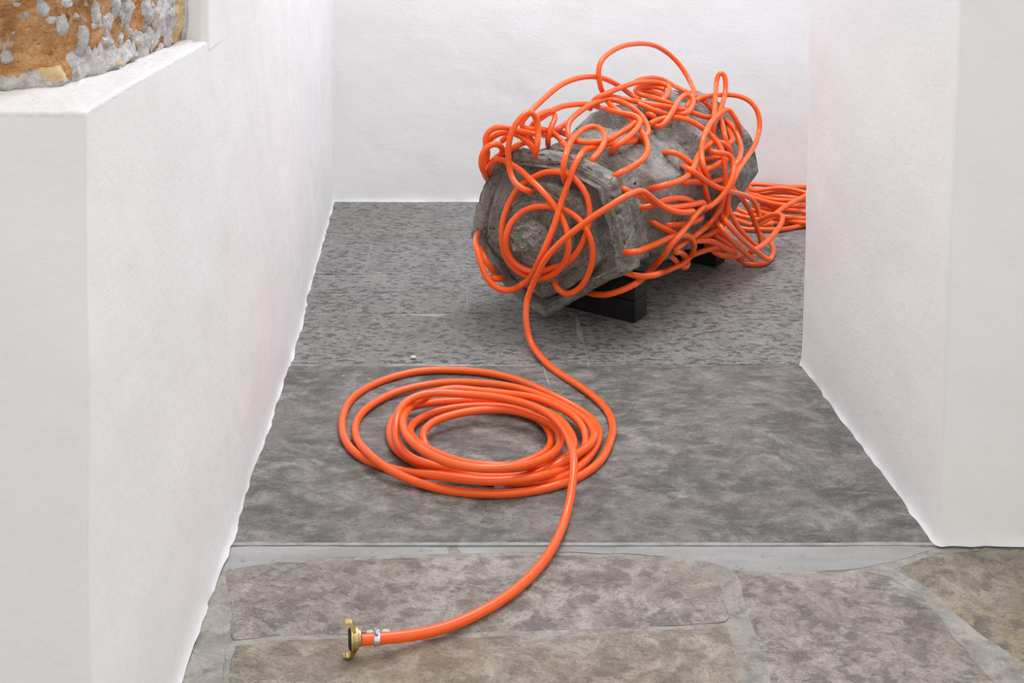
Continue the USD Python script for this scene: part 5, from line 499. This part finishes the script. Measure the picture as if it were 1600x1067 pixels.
hose = thing('garden_hose', 'long bright orange rubber hose threaded through the concrete and coiled on the slab', 'hose')
for name, pts in RUNS:
    p = np.array(pts, float) / 10000
    part = 'coil_turn' if name.startswith('coil') else 'slack_loop' if name[0] == 'j' else 'pile_strand' if name[0] == 'p' and name[1:2].isdigit() and name != 'p1' else 'outlet_run' if name == 'main' else 'hose_loop'
    obj(part, tube_mesh(p), M_hose, hose, smooth=70)

# coupling at the free end
HE = np.array(RUNS[0][1], float)[-3:] / 10000
end = HE[-1]
nrm = np.array([-0.982, -0.19, 0.0]); nrm /= np.linalg.norm(nrm); side = np.array([-nrm[1], nrm[0], 0]); FR = np.eye(4); FR[:3, 0] = nrm; FR[:3, 1] = side; FR[:3, 2] = [0, 0, 1]
ctr = end + nrm * 0.004; ctr[2] = 0.0277; FR[:3, 3] = ctr
TS, RS = 0.8, 0.9
def lathe(profile, n=40):                          # (t, r) outline revolved about the local x axis
    p = np.array(profile, float); th = np.linspace(0, 2 * np.pi, n, endpoint=False)
    v = np.stack([np.broadcast_to(p[:, :1], (len(p), n)) * TS, p[:, 1:] * RS * np.cos(th), p[:, 1:] * RS * np.sin(th)], -1).reshape(-1, 3)
    idx = np.arange(len(p) * n).reshape(len(p), n); nx = np.roll(idx, -1, 1)
    f = np.vstack([np.c_[idx[:-1].ravel(), nx[:-1].ravel(), nx[1:].ravel()], np.c_[idx[:-1].ravel(), nx[1:].ravel(), idx[1:].ravel()]])
    m = trimesh.Trimesh(v, f, process=False)
    if m.volume < 0: m.invert()
    return m
def put(m): m = m.copy(); m.apply_transform(FR); return m
coup = UsdGeom.Xform.Define(stage, str(hose.GetPath()) + '/coupling'); tag(coup, 'brass claw coupling with black seal')
obj('collar', put(lathe([(-0.004, 0.0), (-0.004, 0.0118), (-0.003, 0.0128), (0.000, 0.0132), (0.001, 0.0165), (0.003, 0.0172), (0.0095, 0.0172), (0.0105, 0.0190), (0.0125, 0.0195), (0.0145, 0.0190), (0.0145, 0.0165), (0.012, 0.0160), (0.012, 0.0)])), M_brass, coup, smooth=35)
obj('seal', put(lathe([(0.0125, 0.0), (0.0125, 0.0062), (0.0165, 0.0070), (0.0185, 0.0095), (0.0190, 0.0130), (0.0175, 0.0160), (0.0140, 0.0168), (0.0125, 0.0160)])), M_rubber, coup, smooth=40)
for sg_ in (1, -1):
    prof = sg.Polygon([(0.004, 0.0165), (0.006, 0.0225), (0.0095, 0.0285), (0.0145, 0.0302), (0.0195, 0.0300), (0.0220, 0.0282), (0.0225, 0.0245), (0.0200, 0.0238), (0.0185, 0.0258), (0.0150, 0.0262), (0.0125, 0.0240), (0.0120, 0.0165)]).buffer(0.0008).buffer(-0.0008)
    e = trimesh.creation.extrude_polygon(prof, 0.017, engine='earcut'); v = e.vertices.copy()
    v = np.c_[v[:, 0], (v[:, 2] - 0.0085) * (1.0 - 0.012 / 0.03 * (v[:, 1] - 0.016) / 0.014), v[:, 1] * RS * sg_]
    m = trimesh.Trimesh(v, e.faces, process=False)
    if m.volume < 0: m.invert()
    obj('lug', put(m), M_brass, coup, smooth=35)
# band clamp
TS, RS = 1.0, 1.0
HD = np.array(RUNS[0][1], float) / 10000; k_ = -3
ax_ = HD[k_ + 1] - HD[k_ - 1]; ax_ /= np.linalg.norm(ax_); sd = np.cross([0, 0, 1], ax_); sd /= np.linalg.norm(sd); u_ = np.cross(ax_, sd); FC = np.eye(4); FC[:3, 0] = ax_; FC[:3, 1] = sd; FC[:3, 2] = u_; FC[:3, 3] = HD[k_] - ax_ * 0.001
clamp = UsdGeom.Xform.Define(stage, str(hose.GetPath()) + '/clamp'); tag(clamp, 'zinc plated band clamp')
def putc(m): m = m.copy(); m.apply_transform(FC); return m
obj('band', putc(lathe([(-0.0045, HR - 0.0004), (-0.0045, HR + 0.0010), (-0.0040, HR + 0.0014), (0.0040, HR + 0.0014), (0.0045, HR + 0.0010), (0.0045, HR - 0.0004)])), M_steel, clamp, smooth=35)
b_ = bevel_box(0.0078, 0.013, 0.0052, 0.0009); b_.apply_translation([0, 0, HR + 0.0036]); rot = trimesh.transformations.rotation_matrix(0.35, [1, 0, 0]); b_.apply_transform(rot); obj('housing', putc(b_), M_steel, clamp, smooth=35)
s_ = trimesh.creation.cylinder(0.0034, 0.006, sections=16); s_.apply_transform(trimesh.transformations.rotation_matrix(np.pi / 2, [1, 0, 0])); s_.apply_translation([0, 0.0095, HR + 0.0040]); s_.apply_transform(rot); obj('screw', putc(s_), M_steel, clamp, smooth=35)

# ---------------------------------------------------------------- loose crumbs on the floor
def crumb(px, py, r, lab, seed, mat=M_grit):
    m = trimesh.creation.icosphere(2, r); v = m.vertices * [1.4, 0.9, 0.6]; v = v * (0.75 + 0.5 * fbm(m.vertices / r * 1.3 + seed * 7, 3, seed))[:, None]
    m = trimesh.Trimesh(v, m.faces, process=False); q = fl(px, py); m.apply_translation([q[0], q[1], -v[:, 2].min() + 0.0012])
    obj('plaster_crumb', m, mat, None, smooth=True, label=lab, category='crumb')
crumb(646, 561, 0.0055, 'tan crumb on the grey tiles just behind the floor coil', 1)
crumb(578, 991, 0.0040, 'pale crumb beside the brass coupling in the flagstone seam', 2)
crumb(603, 990, 0.0045, 'pale crumb beside the hose clamp in the flagstone seam', 3)
crumb(537, 589, 0.0020, 'tiny white crumb on the dark slab left of the coil', 4)
